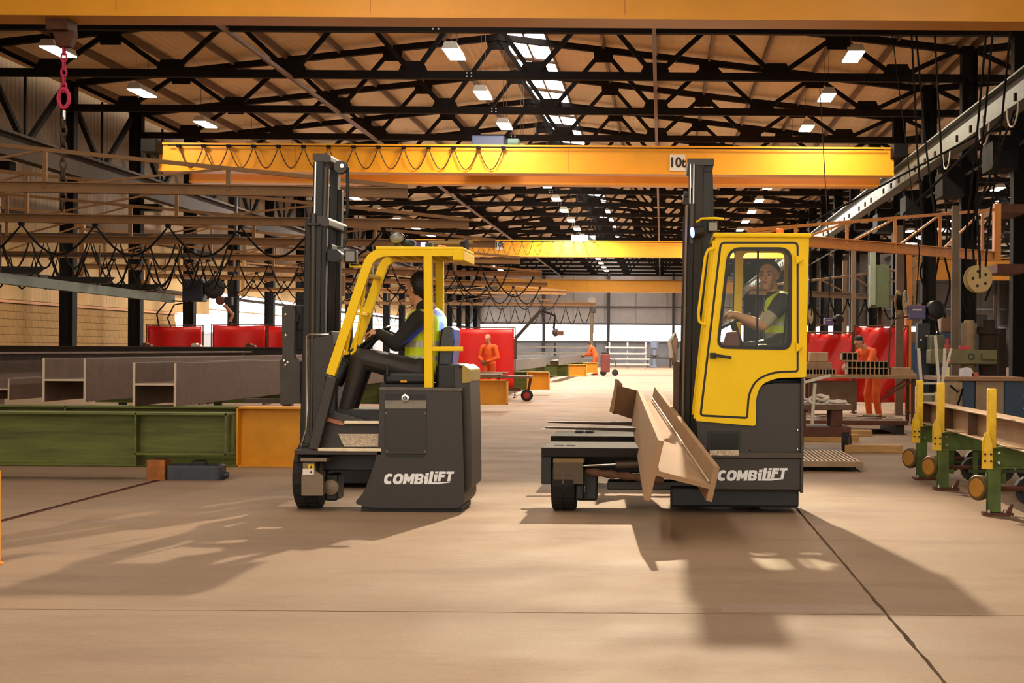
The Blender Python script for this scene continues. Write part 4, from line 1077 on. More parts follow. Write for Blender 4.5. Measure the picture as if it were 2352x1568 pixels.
# plate girder across the back with odd offcuts on it
pg = thing('plate_girder', 'dark plate girder lying across behind the heavy H-beams', 'girder', (-9, 38.2, 0))
MB().ibeam((-17, 38.2, .99), (-8.2, 38.2, .99), .92, .4, .03, .02).build('girder', blackp, pg)
for x in (-16, -12.5, -9): MB().box(x - .1, x + .1, 38.05, 38.35, 0, .53).build('support', rust_m, pg)
offcut = ('small steel bracket lying left of centre on the dark plate girder', 'pale offcut lying on the dark plate girder', 'grey clamp standing on the dark plate girder')
for k, x in enumerate((-12.4, -11.2, -9.9)):
    o = MB().prism([(x - .12, 1.452), (x + .12, 1.452), (x + .09, 1.50), (x + .02, 1.50), (x, 1.54), (x - .1, 1.53)], 38.1, 38.3).build('steel_offcut', rust_m if k != 1 else hose_m)
    tag(o, offcut[k], 'offcut')

def curtain(x0, x1, Y, z0, z1, label, wav=.05, n=28, slack=0.0, tilt=0.0):
    t = thing('welding_curtain', label, 'curtain', ((x0 + x1) / 2, Y, 0), 'red welding curtains')
    fr = MB()
    for x in (x0, x1): MB().tube([(x, Y, 0), (x, Y, z1 + .04)], .018, 8).build('frame_post', rust_m, t)
    MB().tube([(x0, Y, z1 + .02), (x1, Y, z1 + .02)], .016, 8).build('frame_rail', rust_m, t)
    for x in (x0, x1): MB().box(x - .03, x + .03, Y - .3, Y + .3, 0, .03).build('frame_foot', rust_m, t)
    mb = MB(); vs = []; fs = []; m = 10
    for i in range(n + 1):
        u = i / n
        for j in range(m + 1):
            v = j / m
            x = x0 + .03 + (x1 - x0 - .06) * u
            z = z1 - (z1 - z0) * v - slack * math.sin(math.pi * u) * (1 - v) * .5
            y = Y - .02 + wav * math.sin(u * (x1 - x0) * 7 + v * 1.4) * (.3 + .7 * v) + tilt * math.sin(3 * (u + v * .8) * math.pi) * .08
            vs.append(Vector((x, y, z)))
    for i in range(n):
        for j in range(m):
            a = i * (m + 1) + j; fs.append((a, a + 1, a + m + 2, a + m + 1))
    mb.add(vs, fs, True); o = mb.build('sheet', red_m, t)
    s = o.modifiers.new('thick', 'SOLIDIFY'); s.thickness = .006
    for i in range(7):
        x = x0 + (x1 - x0) * (i + .5) / 7; MB().tube([(x + .03 * math.cos(a), Y, z1 + .005 + .03 * math.sin(a)) for a in [2 * math.pi * k / 8 for k in range(8)]], .005, 5, closed=True).build('curtain_ring', chrome, t)
    return t
curtain(-13.0, -11.58, 40.0, .25, 1.97, 'red welding curtain farthest left, beside the second wall column', .03, slack=.04)
curtain(-11.45, -10.05, 40.3, .25, 2.01, 'red welding curtain in the middle of the left group', .03, slack=.06)
curtain(-9.98, -9.45, 40.1, .25, 1.98, 'narrow red welding curtain next to the left forklift carriage', .04)
curtain(-6.3, -4.35, 47.0, .3, 2.05, 'red welding curtain behind the bald worker', .02, slack=.02)
curtain(3.35, 4.46, 37.0, .25, 1.86, 'red welding curtain just right of the yellow cab', .04, slack=.05, tilt=1)
curtain(4.52, 5.78, 37.2, .25, 2.02, 'red welding curtain behind the stooping worker at the right', .05, slack=.05, tilt=1.2)

# ---- yellow lattice jibs reaching in from the left wall
def jib(n, tip, colY, root_x, label, rise=1.25, loops=0, sag=.35, post_step=2.4, m=None, hoist=None):
    m = m or jib_m
    a = Vector((root_x, colY, tip[2])); b = Vector(tip); d = (b - a); Ln = d.length; d = d.normalized()
    t = thing('jib_crane', label, 'jib crane', tuple(a), 'yellow jib cranes')
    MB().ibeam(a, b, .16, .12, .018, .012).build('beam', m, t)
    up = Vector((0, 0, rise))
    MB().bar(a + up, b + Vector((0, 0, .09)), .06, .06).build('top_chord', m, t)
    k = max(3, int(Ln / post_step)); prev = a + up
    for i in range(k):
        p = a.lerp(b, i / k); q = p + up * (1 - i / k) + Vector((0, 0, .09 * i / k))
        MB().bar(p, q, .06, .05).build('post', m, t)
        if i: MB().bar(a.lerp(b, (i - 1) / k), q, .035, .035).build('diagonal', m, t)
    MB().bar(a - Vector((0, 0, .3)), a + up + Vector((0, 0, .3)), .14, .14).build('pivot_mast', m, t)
    s = 1 if root_x < 0 else -1
    for z in (-.2, rise + .1):
        cx = XL if root_x < 0 else XC + .1
        MB().box(min(cx + s * .21, a.x), max(cx + s * .21, a.x), colY - .12, colY + .12, a.z + z - .06, a.z + z + .06).build('wall_bracket', m, t)
    if loops:
        MB().tube(festoon(a.lerp(b, .1) - Vector((0, 0, .12)), a.lerp(b, .98) - Vector((0, 0, .12)), loops, sag), .022, 6).build('festoon_cable', cable_m, t)
        for i in range(loops + 1):
            p = a.lerp(b, .1 + .88 * i / loops); MB().box(p.x - .04, p.x + .04, p.y - .05, p.y + .05, p.z - .14, p.z - .08).build('cable_carrier', cable_m, t)
    if hoist:
        p = a.lerp(b, hoist); MB().box(p.x - .14, p.x + .14, p.y - .12, p.y + .12, p.z - .42, p.z - .09).build('hoist', blackp, t, .03)
        MB().tube([p - Vector((0, 0, .4)), p - Vector((0, 0, 1.5))], .012, 6).build('hoist_chain', chain_m, t)
        MB().tube([p - Vector((0, 0, 1.5)), p + Vector((.05, 0, -1.6)), p + Vector((.03, 0, -1.7)), p + Vector((-.04, 0, -1.66))], .015, 6).build('hook', chain_m, t)
    return t
Z = 3.8
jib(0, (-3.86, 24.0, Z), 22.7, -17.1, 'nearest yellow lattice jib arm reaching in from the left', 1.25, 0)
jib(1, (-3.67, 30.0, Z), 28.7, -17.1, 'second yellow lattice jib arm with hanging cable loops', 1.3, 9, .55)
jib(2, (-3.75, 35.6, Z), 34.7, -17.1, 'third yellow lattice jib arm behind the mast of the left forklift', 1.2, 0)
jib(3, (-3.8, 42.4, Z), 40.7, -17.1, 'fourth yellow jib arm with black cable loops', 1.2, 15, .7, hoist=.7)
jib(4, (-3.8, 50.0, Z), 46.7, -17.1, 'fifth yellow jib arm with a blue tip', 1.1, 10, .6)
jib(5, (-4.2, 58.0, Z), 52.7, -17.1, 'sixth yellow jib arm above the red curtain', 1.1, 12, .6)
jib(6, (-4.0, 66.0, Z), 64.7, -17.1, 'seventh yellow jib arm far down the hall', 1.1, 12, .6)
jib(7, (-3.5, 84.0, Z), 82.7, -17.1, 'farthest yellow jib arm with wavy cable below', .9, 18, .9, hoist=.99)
# right jib
rj = thing('jib_crane', 'orange lattice jib arm above the yellow cab on the right', 'jib crane', (7.1, 33.2, 3.5), 'yellow jib cranes')
ra, rb_ = Vector((7.0, 33.2, 3.45)), Vector((1.55, 28.2, 3.47)); up = Vector((0, 0, .98))
rjm = mat('jib_orange', '#d98a34', .5, 0, .15, 4)
MB().ibeam(ra, rb_, .2, .14, .02, .014).build('beam', rjm, rj)
MB().bar(ra + up, rb_ + Vector((0, 0, .12)), .06, .06).build('top_chord', rjm, rj)
for i in range(5):
    p = ra.lerp(rb_, (i + .35) / 5.2); q = p + up * (1 - (i + .35) / 5.2) + Vector((0, 0, .1 * (i + .35) / 5.2))
    MB().bar(p, q, .06, .05).build('post', rjm, rj)
    p2 = ra.lerp(rb_, (i + 1.35) / 5.2); MB().bar(p2, q, .04, .035).build('diagonal', rjm, rj)
MB().bar(ra - Vector((0, 0, .1)), ra + up + Vector((0, 0, .12)), .22, .14, (1, 0, 0)).build('pivot_mast', rjm, rj)
for z in (-.25, 1.0): MB().box(7.0, 7.62, 33.1, 34.6, 3.45 + z - .09, 3.45 + z + .09).build('wall_bracket', rust_m, rj)
jib(9, (2.3, 41.5, 3.0), 46.7, 7.4, 'small brown lattice jib behind the yellow cab on the right', .9, 8, .5, 1.3, mat('jib_brown', '#7b5c3c', .6, 0, .2, 4))

# ---- suspended rail with wire feeder on the left
t = thing('hanging_rail', 'grey-green suspended rail running beside the left wall', 'rail', (-12.8, 36, 2.7))
MB().bar((-12.4, 27, 2.72), (-13.05, 42.2, 2.72), .16, .2).build('rail', mat('rail_greygreen', '#5a6354', .55, 0, .15, 4), t)
for y in (30.0, 36.0, 41.5):
    x = -12.4 - .65 * (y - 27) / 15.2; MB().tube([(x, y, 2.8), (x, y, 3.74)], .018, 6).build('hanger', chain_m, t)
for y in (31, 35.5, 39.5):
    x = -12.4 - .65 * (y - 27) / 15.2; MB().prism([(x - 1.0, 2.86), (x + .3, 2.86), (x + .45, 3.0), (x - 1.0, 3.0)], y, y + .2).build('carrier_plate', blackd, t)
t = thing('festoon_rail', 'dark rail with rows of looped black cables along the left wall', 'cable rail', (-14, 39, 4.1))
MB().bar((-17.2, 39, 4.16), (-10.4, 39, 4.16), .1, .12).build('rail', blackp, t)
MB().bar((-17.2, 39.5, 3.7), (-10.8, 39.5, 3.7), .05, .06).build('lower_rail', blackp, t)
MB().tube(festoon((-17, 39, 4.1), (-10.5, 39, 4.1), 9, .75), .024, 6).build('festoon_cable', cable_m, t)
MB().tube(festoon((-16.8, 39.4, 3.66), (-10.9, 39.4, 3.66), 10, .8), .024, 6).build('festoon_cable', cable_m, t)
MB().tube(festoon((-16.4, 39.2, 4.1), (-10.7, 39.2, 4.1), 5, 1.15), .02, 6).build('festoon_cable', cable_m, t)
for x in (-17.2, -10.5): MB().bar((x, 39.0, 4.1), (x, 39.0, 5.4), .06).build('hanger', blackp, t)
t = thing('wire_feeder', 'dark blue wire feeder box with black spool and hoses left of the curtains', 'wire feeder', tuple(W(450, 690, 42)))
MB().pbox(418, 466, 640, 692, 42, 42.4).build('box', mat('feeder_blue', '#1f2233', .5, 0, .1, 6), t, .02)
MB().lathe(W(491, 663, 42.3), (.35, -1, 0), [(0, .25), (.02, .27), (.2, .27), (.22, .24), (.22, .05)], 24).build('spool', blackd, t)
MB().lathe(W(507, 690, 42.1), (0, -1, 0), [(0, .12), (.08, .12), (.1, .08)], 14).build('drive_roll', rust_m, t)
MB().pbox(516, 532, 682, 700, 42, 42.2).build('torch_bracket', blackd, t, .01)
MB().tube([W(515, 700, 42), W(535, 722, 42), W(528, 738, 42)], .05, 8).build('torch_grip', mat('torch_tan', '#9a6a48', .6, 0, .2), t)
MB().tube([W(425, 692, 42), W(385, 690, 42), W(360, 720, 42), W(365, 750, 42), W(400, 763, 42), W(450, 758, 42)], .022, 6).build('hose', cable_m, t)
MB().tube([W(440, 692, 42), W(400, 700, 42), W(385, 730, 42), W(395, 758, 42), W(430, 765, 42)], .02, 6).build('hose', cable_m, t)
MB().tube([W(440, 640, 42), Vector((W(440, 640, 42).x, 41.32, 3.73))], .03, 6).build('suspension_cable', cable_m, t)
t = thing('power_cabinet', 'yellow plate behind the left forklift mast', 'cabinet', tuple(W(780, 680, 23.9)))
MB().pbox(766, 791, 634, 679, 23.9, 24.0).build('plate', jib_m, t, .005)
MB().bar(W(778, 634, 23.92), Vector((W(778, 634, 23.92).x, 23.88, 3.73)), .04).build('hanger', jib_m, t)

# ---- cart beyond the left forklift
t = thing('steel_cart', 'flat steel cart with red wheels in front of the bald worker', 'cart', (-4.6, 44, 0))
MB().box(-5.9, -3.62, 43.6, 44.6, .64, .70).build('deck', steel_m, t, .006)
for x in (-4.6, -3.72): MB().bar((x, 43.9, .12), (x + .1, 43.9, .66), .07).build('leg', rust_m, t)
wheel(t, (-3.72, 43.8, .165), .165, .07, (0, 1, 0), 'wheel', mat('wheel_red', '#a3241c', .5, 0, .1), 14)
wheel(t, (-4.65, 43.8, .165), .165, .07, (0, 1, 0), 'wheel', MATS['wheel_red'], 14)
MB().box(-4.9, -3.9, 43.85, 43.95, .28, .36).build('axle_beam', rust_m, t)
t = thing('steel_stock', 'pile of steel flats on the cart beside the forklift', 'steel stock', (-5.2, 44, .70))
for k in range(3): MB().box(-5.8 + .1 * k, -4.5 + .12 * k, 43.7, 44.4, .702 + .035 * k, .732 + .035 * k).build('flat_bar', steel_m if k != 1 else hose_m, t)
# far welding set with wheel, beside the far worker
t = thing('welding_set', 'dark red welding set on wheels beside the far worker', 'welder', (-2.9, 87, 0))
MB().box(-3.35, -2.85, 86.8, 87.4, .2, 1.2).build('case', mat('case_red', '#6e2a22', .6, 0, .2, 6), t, .04)
MB().box(-3.3, -2.9, 86.85, 87.35, 1.2, 1.3).build('lid', blackd, t, .02)
MB().tube([(-2.85, 87, .9), (-2.6, 87, .95), (-2.5, 87, .5)], .03, 6).build('pull_handle', rust_m, t)
wheel(t, (-2.55, 86.9, .18), .18, .1, (0, 1, 0), 'wheel', blackd, 10)
wheel(t, (-3.2, 86.9, .18), .18, .1, (0, 1, 0), 'wheel', blackd, 10)
# bar racks near the end wall
for k, (x0, x1, y, lab) in enumerate(((-4.2, -.9, 118, 'pale steel bar rack right of the far worker'), (-12, -5, 126, 'long grey bar rack in front of the far windows'))):
    t = thing('bar_rack', lab, 'rack', ((x0 + x1) / 2, y, 0))
    for x in (x0 + .3, (x0 + x1) / 2, x1 - .3): MB().bar((x, y, 0), (x, y, 2.0), .12).build('upright', rail_d if k else fwalld_m, t)
    for z in (.35, .75, 1.15, 1.6):
        for dy in (-.25, .25): MB().bar((x0, y + dy, z), (x1 - .3 * (z > 1), y + dy, z), .16, .12).build('steel_bar', mat('pale_steel', '#c6beb6', .4, .4, .1, 4) if not k else MATS['grey_steel'], t)
t = thing('work_table', 'long grey work table far down the aisle with blue machine', 'table', (-1, 128, 0))
MB().box(-1.3, .8, 127.5, 128.5, .75, .85).build('top', rail_d, t)
for x in (-1.2, .7): MB().box(x - .06, x + .06, 127.6, 128.4, 0, .75).build('leg', rail_d, t)
t = thing('drill_press', 'blue-grey drill press in front of the far wall', 'machine', (-.6, 131, 0))
MB().lathe((-.6, 131, 0), (0, 0, 1), [(0, .4), (.15, .4), (.15, .15), (1.6, .15), (1.6, .35), (2.1, .35), (2.2, .2)], 12).build('column', mat('machine_blue', '#7d86a0', .5, 0, .1), t)
MB().box(-.95, -.25, 130.6, 131.2, .9, 1.0).build('table', rail_d, t)
# hook and rope in front of the far wall
t = thing('crane_hook', 'pale crane hook hanging on ropes in front of the far wall', 'hook', (-6.2, 139.3, 3.6))
hp = W(1359, 690, 139.3)
for dx in (-.25, .25): MB().tube([hp + Vector((dx, 0, .3)), Vector((hp.x + dx, hp.y, 6.5))], .03, 5).build('rope', hose_m, t)
MB().lathe(hp + Vector((0, .1, 0)), (0, -1, 0), [(0, .3), (.1, .42), (.2, .3), (.2, .12)], 16).build('sheave', hose_m, t)
MB().tube([hp + Vector((0, 0, -.4)), hp + Vector((.1, 0, -.7)), hp + Vector((0, 0, -1.0)), hp + Vector((-.15, 0, -.8))], .07, 8).build('hook', chain_m, t)
MB().tube([hp + Vector((0, 0, -.9)), hp + Vector((0, 0, -5))], .14, 8).build('sling', mat('sling_tan', '#a08a6e', .7, 0, .1), t)
t = thing('welding_boom', 'thin slanted boom with a torch in front of the far window band', 'boom', tuple(W(1190, 790, 70)))
MB().bar(W(1183, 778, 70), W(1243, 712, 70), .14, .14).build('boom_arm', rail_d, t); MB().bar(W(1183, 778, 70), Vector((W(1183, 778, 70).x, 70, 0)), .16).build('post', rail_d, t)
MB().tube([W(1243, 712, 70), W(1275, 725, 70), W(1272, 755, 70)], .06, 6).build('hose', cable_m, t)
MB().ball(W(1276, 763, 70), .16, 8, (1, 1, 1.2)).build('torch_head', blackp, t); MB().pbox(1279, 1294, 760, 770, 69.8, 70.1).build('torch_tip', rust_m, t)

# ================================================================== right side
# three green roller frames with yellow posts
frame_g = mat('frame_green', '#566a2a', .6, 0, .35, 6, .15, 30)
def roller_frame(Y, label):
    X = 2.96; t = thing('roller_frame', label, 'conveyor frame', (X, Y, 0), 'green roller frames with yellow posts')
    MB().ibeam((X, Y, .03), (X, Y, .43), .11, .11, .012, .01).build('leg', frame_g, t)
    MB().box(X - .09, X + .16, Y - .1, Y + .1, 0, .025).build('foot_plate', rust_m, t)
    MB().prism([(X + .1, .025), (X + .15, .025), (X + .17, .1), (X + .14, .1)], Y - .05, Y - .03).build('floor_lug', rust_m, t)
    for dx in (-.05, .09): MB().lathe((X + dx, Y - .06, .025), (0, 0, 1), [(0, .014), (.03, .014)], 6).build('anchor_bolt', chrome, t)
    MB().ibeam((X - .02, Y, .515), (X + 3.6, Y, .515), .19, .14, .014, .01).build('cross_beam', frame_g, t)
    MB().box(X + .02, X + 3.4, Y + .2, Y + .34, .43, .62).build('rear_beam', green_d, t)
    for x in (X + 1.2, X + 2.4, X + 3.5): MB().ibeam((x, Y, 0), (x, Y, .42), .11, .11, .012, .01).build('rear_leg', frame_g, t)
    # roller drum with bearing and drive underneath
    MB().lathe((X - .13, Y + .12, .23), (1, .75, 0), [(0, .05), (.0, .105), (.012, .115), (.055, .115), (.067, .1), (.067, .05)], 22).build('roller', mat('roller_tan', '#6e5638', .55, .2, .25, 8), t)
    MB().lathe((X - .13, Y + .12, .23), (-1, -.75, 0), [(0, .085), (.008, .08)], 18).build('roller_cap', mat('roller_orange', '#c08a3a', .5, .1, .2, 8), t)
    MB().tube([(X - .1, Y + .1, .23), (X + .5, Y + .1, .23)], .025, 8).build('axle', rust_m, t)
    for k in range(3):
        MB().box(X + .33 + .3 * k, X + .38 + .3 * k, Y + .05, Y + .1, .06, .42).build('hanger_bar', frame_g, t)
        MB().lathe((X + .36 + .3 * k, Y + .16, .2), (0, 1, 0), [(0, .13), (.1, .13)], 16).build('drive_wheel', blackd, t)
    MB().box(X + .28, X + 1.2, Y + .03, Y + .06, .18, .21).build('drive_rail', green_d, t)
    # yellow post with a flared lower plate
    po = MB().box(X - .08, X - .005, Y - .13, Y - .06, .60, 1.125).build('yellow_post', yellow_p, t, .008)
    pl = MB().loft([Vector((X - .135, Y - .15, .42)), Vector((X - .045, Y - .17, .42)), Vector((X - .045, Y - .17, .64)), Vector((X - .075, Y - .15, .74)), Vector((X - .105, Y - .14, .74)), Vector((X - .135, Y - .15, .66))],
                   [Vector((X - .135, Y - .13, .42)), Vector((X - .045, Y - .15, .42)), Vector((X - .045, Y - .15, .64)), Vector((X - .075, Y - .13, .74)), Vector((X - .105, Y - .12, .74)), Vector((X - .135, Y - .13, .66))]).build('post_plate', yellow_p, t, .003)
    for i in range(2):
        for j in range(2): MB().lathe((X - .11 + .05 * i, Y - .155 - .012 * i, .49 + .06 * j), (0, -1, 0), [(0, .010), (.012, .010)], 8).build('post_bolt', blackd, t)
    for z in (.47, .56): MB().lathe((X + .03, Y - .075, z), (0, -1, 0), [(0, .016), (.012, .012)], 10).build('beam_bolt', chrome, t)
    return t
roller_frame(14.1, 'green roller frame with yellow post nearest the camera at right')
roller_frame(16.65, 'middle one of the three green roller frames with yellow posts')
roller_frame(18.0, 'farthest of the three green roller frames with yellow posts')
t = hbeam('i_beam', 'long tan I-beam lying on the green roller frames next to the yellow posts', 3.12, 11.2, 18.4, .612, .255, .19, .014, .012, steel_l, lying=False)
for y in (18.3, 16.9, 15.6): MB().box(3.02, 3.22, y, y + .014, .63, .85).build('stiffener', mat('stiff_brown', '#5a3d2a', .6, .1, .2), t)
hbeam('i_beam', 'second tan I-beam on the roller frames behind the first', 3.62, 10.8, 15.4, .612, .42, .2, .016, .012, steel_l, lying=False)
hbeam('i_beam', 'third tan I-beam on the roller frames, low and flat', 4.25, 11, 18.2, .612, .2, .2, .016, .012, steel_l, lying=False)
o = MB().bar((2.98, 14.45, .60), (2.98, 14.45, .80), .015).build('steel_pin', rust_m); tag(o, 'thin upright steel pin beside the nearest roller frame', 'pin')
# ribbed ramp platform
t = thing('ribbed_platform', 'low ribbed steel platform on the floor behind the yellow cab', 'platform', (1.7, 20.2, 0))
MB().box(.85, 2.43, 19.05, 21.4, .07, .10).build('deck', steel_m, t, .006)
k = 0; x = .9
while x < 2.40: MB().box(x, x + .022, 19.08, 21.38, .10, .118).build('rib', mat('rib_pale', '#b59878', .5, .3, .15, 8), t); x += .055
MB().box(.85, 2.43, 19.03, 19.07, .055, .125).build('front_rail', MATS['rib_pale'], t, .004)
for x in (.95, 2.28):
    for y in (19.2, 21.2): MB().box(x, x + .08, y, y + .08, 0, .07).build('foot', blackd, t)
# trolley with gas hose
t = thing('hose_trolley', 'rusty two-wheeled trolley loaded with pale hoses behind the cab', 'trolley', (2.3, 23.2, 0))
MB().box(1.9, 2.72, 22.7, 23.7, .22, .36).build('tray', rust_m, t, .008)
MB().box(1.85, 2.75, 22.75, 23.6, .60, .68).build('shelf', steel_m, t, .008)
for x in (1.92, 2.45): MB().box(x, x + .16, 22.8, 22.95, .36, .60).build('post', rust_m, t, .005)
for x in (1.92, 2.45): MB().box(x, x + .16, 23.4, 23.5, .36, .60).build('post', rust_m, t, .005)
MB().tube([W(1865, 975, 22.6), W(1872, 880, 22.6)], .025, 8).build('handle_stem', hose_m, t)
MB().bar(W(1846, 878, 22.6), W(1908, 862, 22.6), .05, .04).build('handle_bar', hose_m, t)
wheel(t, (2.66, 22.75, .15), .15, .09, (.9, -.3, 0), 'wheel', mat('hub_maroon', '#5a2a2c', .6, 0, .2), 14)
wheel(t, (1.95, 22.75, .15), .15, .09, (.9, -.3, 0), 'wheel', MATS['hub_maroon'], 14)
t = thing('hose_coil', 'heap of pale coiled hose on the rusty trolley', 'hose', (2.3, 23.1, .68))
for k, (cx, cy, r, z, tl) in enumerate(((2.28, 22.95, .13, .73, .5), (2.32, 23.0, .10, .77, .3), (2.05, 23.1, .12, .72, .2), (2.58, 23.05, .1, .71, .1), (2.45, 23.2, .14, .71, 0))):
    pts = [Vector((cx + r * math.cos(a), cy + r * math.sin(a) * math.cos(tl), z + r * math.sin(a) * math.sin(tl) + .004 * math.sin(5 * a))) for a in [2 * math.pi * i / 18 for i in range(18)]]
    MB().tube(pts, .022, 7, closed=True).build('hose_loop', hose_m, t)
# timbers on the floor
for k, (x0, x1, y, z0, h, lab) in enumerate(((2.15, 3.15, 25.2, 0, .12, 'long timber plank on the floor beside the trolley'), (2.62, 3.45, 22.6, 0, .11, 'short timber block on the floor before the roller frames'), (1.5, 2.2, 24.4, 0, .14, 'timber block on the floor behind the rusty trolley'), (2.4, 3.6, 27.0, 0, .1, 'timber beam under the steel pallet'))):
    o = MB().box(x0, x1, y, y + .22, z0, z0 + h).build('timber', wood_m, None, .006); tag(o, lab, 'timber')
t = thing('steel_pallet', 'low pallet heaped with steel offcuts in front of the stooping worker', 'pallet', (3.4, 28.5, 0))
MB().box(2.5, 4.3, 27.6, 29.8, .16, .24).build('deck', rust_m, t, .006)
for x in (2.55, 4.1): MB().box(x, x + .15, 27.7, 29.7, 0, .16).build('runner', blackd, t)
for k in range(16):
    random.seed(100 + k); x = 2.6 + random.random() * 1.5; y = 27.8 + random.random() * 1.7; a = random.random() * 3
    o = MB().bar((x, y, .252 + .018 * (k % 3)), (x + .5 * math.cos(a) * .7, y + .4 * math.sin(a), .252 + .018 * (k % 3)), .09, .02)
    o = o.build('steel_offcut', (hose_m, steel_l, steel_m)[k % 3])
    tag(o, 'flat steel offcut lying in the heap on the low pallet', 'offcut', 'offcuts on the pallet')
# work table with crates
t = thing('work_table', 'steel work table with crates in front of the stooping worker', 'table', (4.0, 32, 0))
MB().box(2.85, 5.15, 31.6, 32.5, .90, .965).build('top', steel_l, t, .006)
for x in (2.95, 5.0):
    for y in (31.7, 32.4): MB().box(x, x + .07, y, y + .07, 0, .9).build('leg', rust_m, t)
MB().box(3.0, 3.93, 31.9, 31.95, .25, .85).build('side_sheet', mat('sheet_brown', '#6d5037', .5, .2, .3, 4), t)
MB().bar((4.4, 31.65, .5), (5.0, 31.65, .85), .04).build('brace', rust_m, t); MB().bar((4.9, 31.65, .9), (4.5, 31.65, .62), .04).build('brace', rust_m, t)
def crate(x0, x1, y0, y1, z0, z1, nx, nz, lab, m):
    t = thing('pigeonhole_crate', lab, 'crate', ((x0 + x1) / 2, (y0 + y1) / 2, z0), 'pigeonhole crates on the work table')
    MB().box(x0, x1, y1 - .02, y1, z0, z1).build('back', blackd, t)
    for i in range(nx + 1):
        x = x0 + (x1 - x0 - .018) * i / nx; MB().box(x, x + .018, y0, y1 - .02, z0, z1).build('divider', m, t)
    for j in range(nz + 1):
        z = z0 + (z1 - z0 - .015) * j / nz; MB().box(x0, x1, y0 + .004, y1 - .02, z, z + .015).build('shelf', m, t)
    return t
cm = mat('crate_tan', '#b99a78', .7, 0, .2, 6)
crate(3.72, 4.55, 31.75, 32.2, .967, 1.25, 9, 2, 'long pigeonhole crate in front of the stooping worker', cm)
crate(3.62, 3.95, 31.85, 32.2, 1.252, 1.42, 3, 1, 'small pigeonhole crate stacked on the left end of the long crate', cm)
crate(2.9, 3.5, 31.8, 32.2, .967, 1.09, 9, 1, 'low pigeonhole crate at the left end of the work table', cm)
o = MB().box(2.92, 3.42, 31.8, 32.15, 1.095, 1.22).build('tool_tray', mat('tray_tan', '#9d7f63', .7, 0, .2, 6), None, .006); tag(o, 'tan steel tray lying on the low crate', 'tray')
o = MB().box(2.97, 3.35, 31.85, 32.1, 1.225, 1.42).build('parts_box', cm, None, .02); tag(o, 'tan parts box on top of the tray beside the cab', 'box')
for k in range(3):
    o = MB().box(4.6, 5.1 - .06 * k, 31.75, 32.1, .967 + .055 * k, 1.02 + .055 * k).build('steel_tray', cm, None, .004); tag(o, f'{("lowest", "middle", "topmost")[k]} of three flat steel trays at the right end of the work table', 'tray', 'flat trays on the work table')
# machine shop corner at the far right
t = thing('radial_drill', 'olive radial drill with thick arm and round column at right', 'machine', (5.6, 28.6, 0))
MB().pbox(2138, 2290, 803, 836, 28, 28.5).build('arm', olive_m, t, .02)
MB().lathe(W(2225, 870, 28.3), (0, 0, 1), [(0, .16), (.05, .16), (.05, .14), (1.0, .14), (1.0, .10), (1.05, .08)], 20).build('column', mat('column_tan', '#8a7354', .55, .1, .2, 6), t)
MB().lathe(W(2270, 870, 28.25), (0, 0, 1), [(0, .17), (.8, .17), (.8, .2), (.9, .2), (.9, .11), (1.05, .11)], 20).build('spindle_head', rail_d, t)
for px in (2173, 2231): MB().lathe(W(px, 819, 28), (0, -1, 0), [(-.01, .055), (.015, .06), (.015, .045), (-.005, .04)], 18).build('bore', blackd, t)
MB().pbox(2256, 2290, 812, 826, 27.93, 28.02).build('gib', olive_m, t, .006)
MB().box(W(2140, 905, 27.8).x, W(2312, 905, 27.8).x, 27.8, 28.9, 0, W(2140, 905, 27.8).z).build('base', olive_m, t, .02)
MB().pbox(2195, 2290, 870, 908, 28.0, 28.5).build('pedestal', olive_m, t, .02)
MB().pbox(2140, 2170, 770, 806, 28.4, 28.9).build('gearbox', mat('gear_green', '#5a5a3c', .55, 0, .2, 6), t, .02)
t = thing('tool_bench', 'bench with blue and tan cabinets under the olive machine', 'bench', (5.3, 26, 0))
MB().pbox(2150, 2352, 866, 874, 25.6, 26.8).build('top', mat('bench_top', '#9a7150', .6, 0, .2, 5), t, .006)
bt = W(2200, 874, 25.7).z
for x0, x1, m in ((4.48, 4.86, 'hanging_cloth'), (4.87, 5.08, 'b1'), (5.09, 5.55, 't1'), (5.56, 6.1, 'b2')):
    mm = {'b1': mat('cabinet_blue', '#1f3850', .5, 0, .2, 5), 'b2': mat('cabinet_blue', '#1f3850'), 't1': mat('cabinet_tan', '#95795a', .6, 0, .15, 5), 'hanging_cloth': mat('cloth_tan', '#a58b6c', .9, 0, .2, 8)}[m]
    if m == 'hanging_cloth':
        vs = []; fs = []
        for i in range(13):
            for j in range(7): vs.append(Vector((x0 + (x1 - x0) * i / 12, 25.62 + .03 * math.sin(i * 1.3) * (.4 + j / 6), bt - .01 - (bt - .15) * j / 6)))
        for i in range(12):
            for j in range(6): a = i * 7 + j; fs.append((a, a + 1, a + 8, a + 7))
        o = MB().add(vs, fs, True).build('hanging_cloth', mm, t); s = o.modifiers.new('thick', 'SOLIDIFY'); s.thickness = .008
    else: MB().box(x0, x1, 25.68, 26.6, .02, bt).build('cabinet_door', mm, t, .01)
MB().tube([W(2182, 885, 25.5), W(2200, 900, 25.5), W(2212, 892, 25.5), W(2195, 945, 25.5)], .018, 6).build('cable', cable_m, t)
o = thing('spray_bottle', 'yellow-labelled spray bottle on the bench', 'bottle', tuple(W(2173, 866, 25.75)))
MB().pbox(2165, 2181, 843, 866, 25.7, 25.8).build('body', mat('bottle_cream', '#e8dc98', .5, 0, .05), o, .012)
MB().pbox(2170, 2176, 832, 843, 25.73, 25.77).build('neck', hose_m, o, .004); MB().pbox(2168, 2184, 826, 833, 25.72, 25.78).build('trigger', mat('trigger_red', '#c8503a', .5, 0, 0), o, .004)
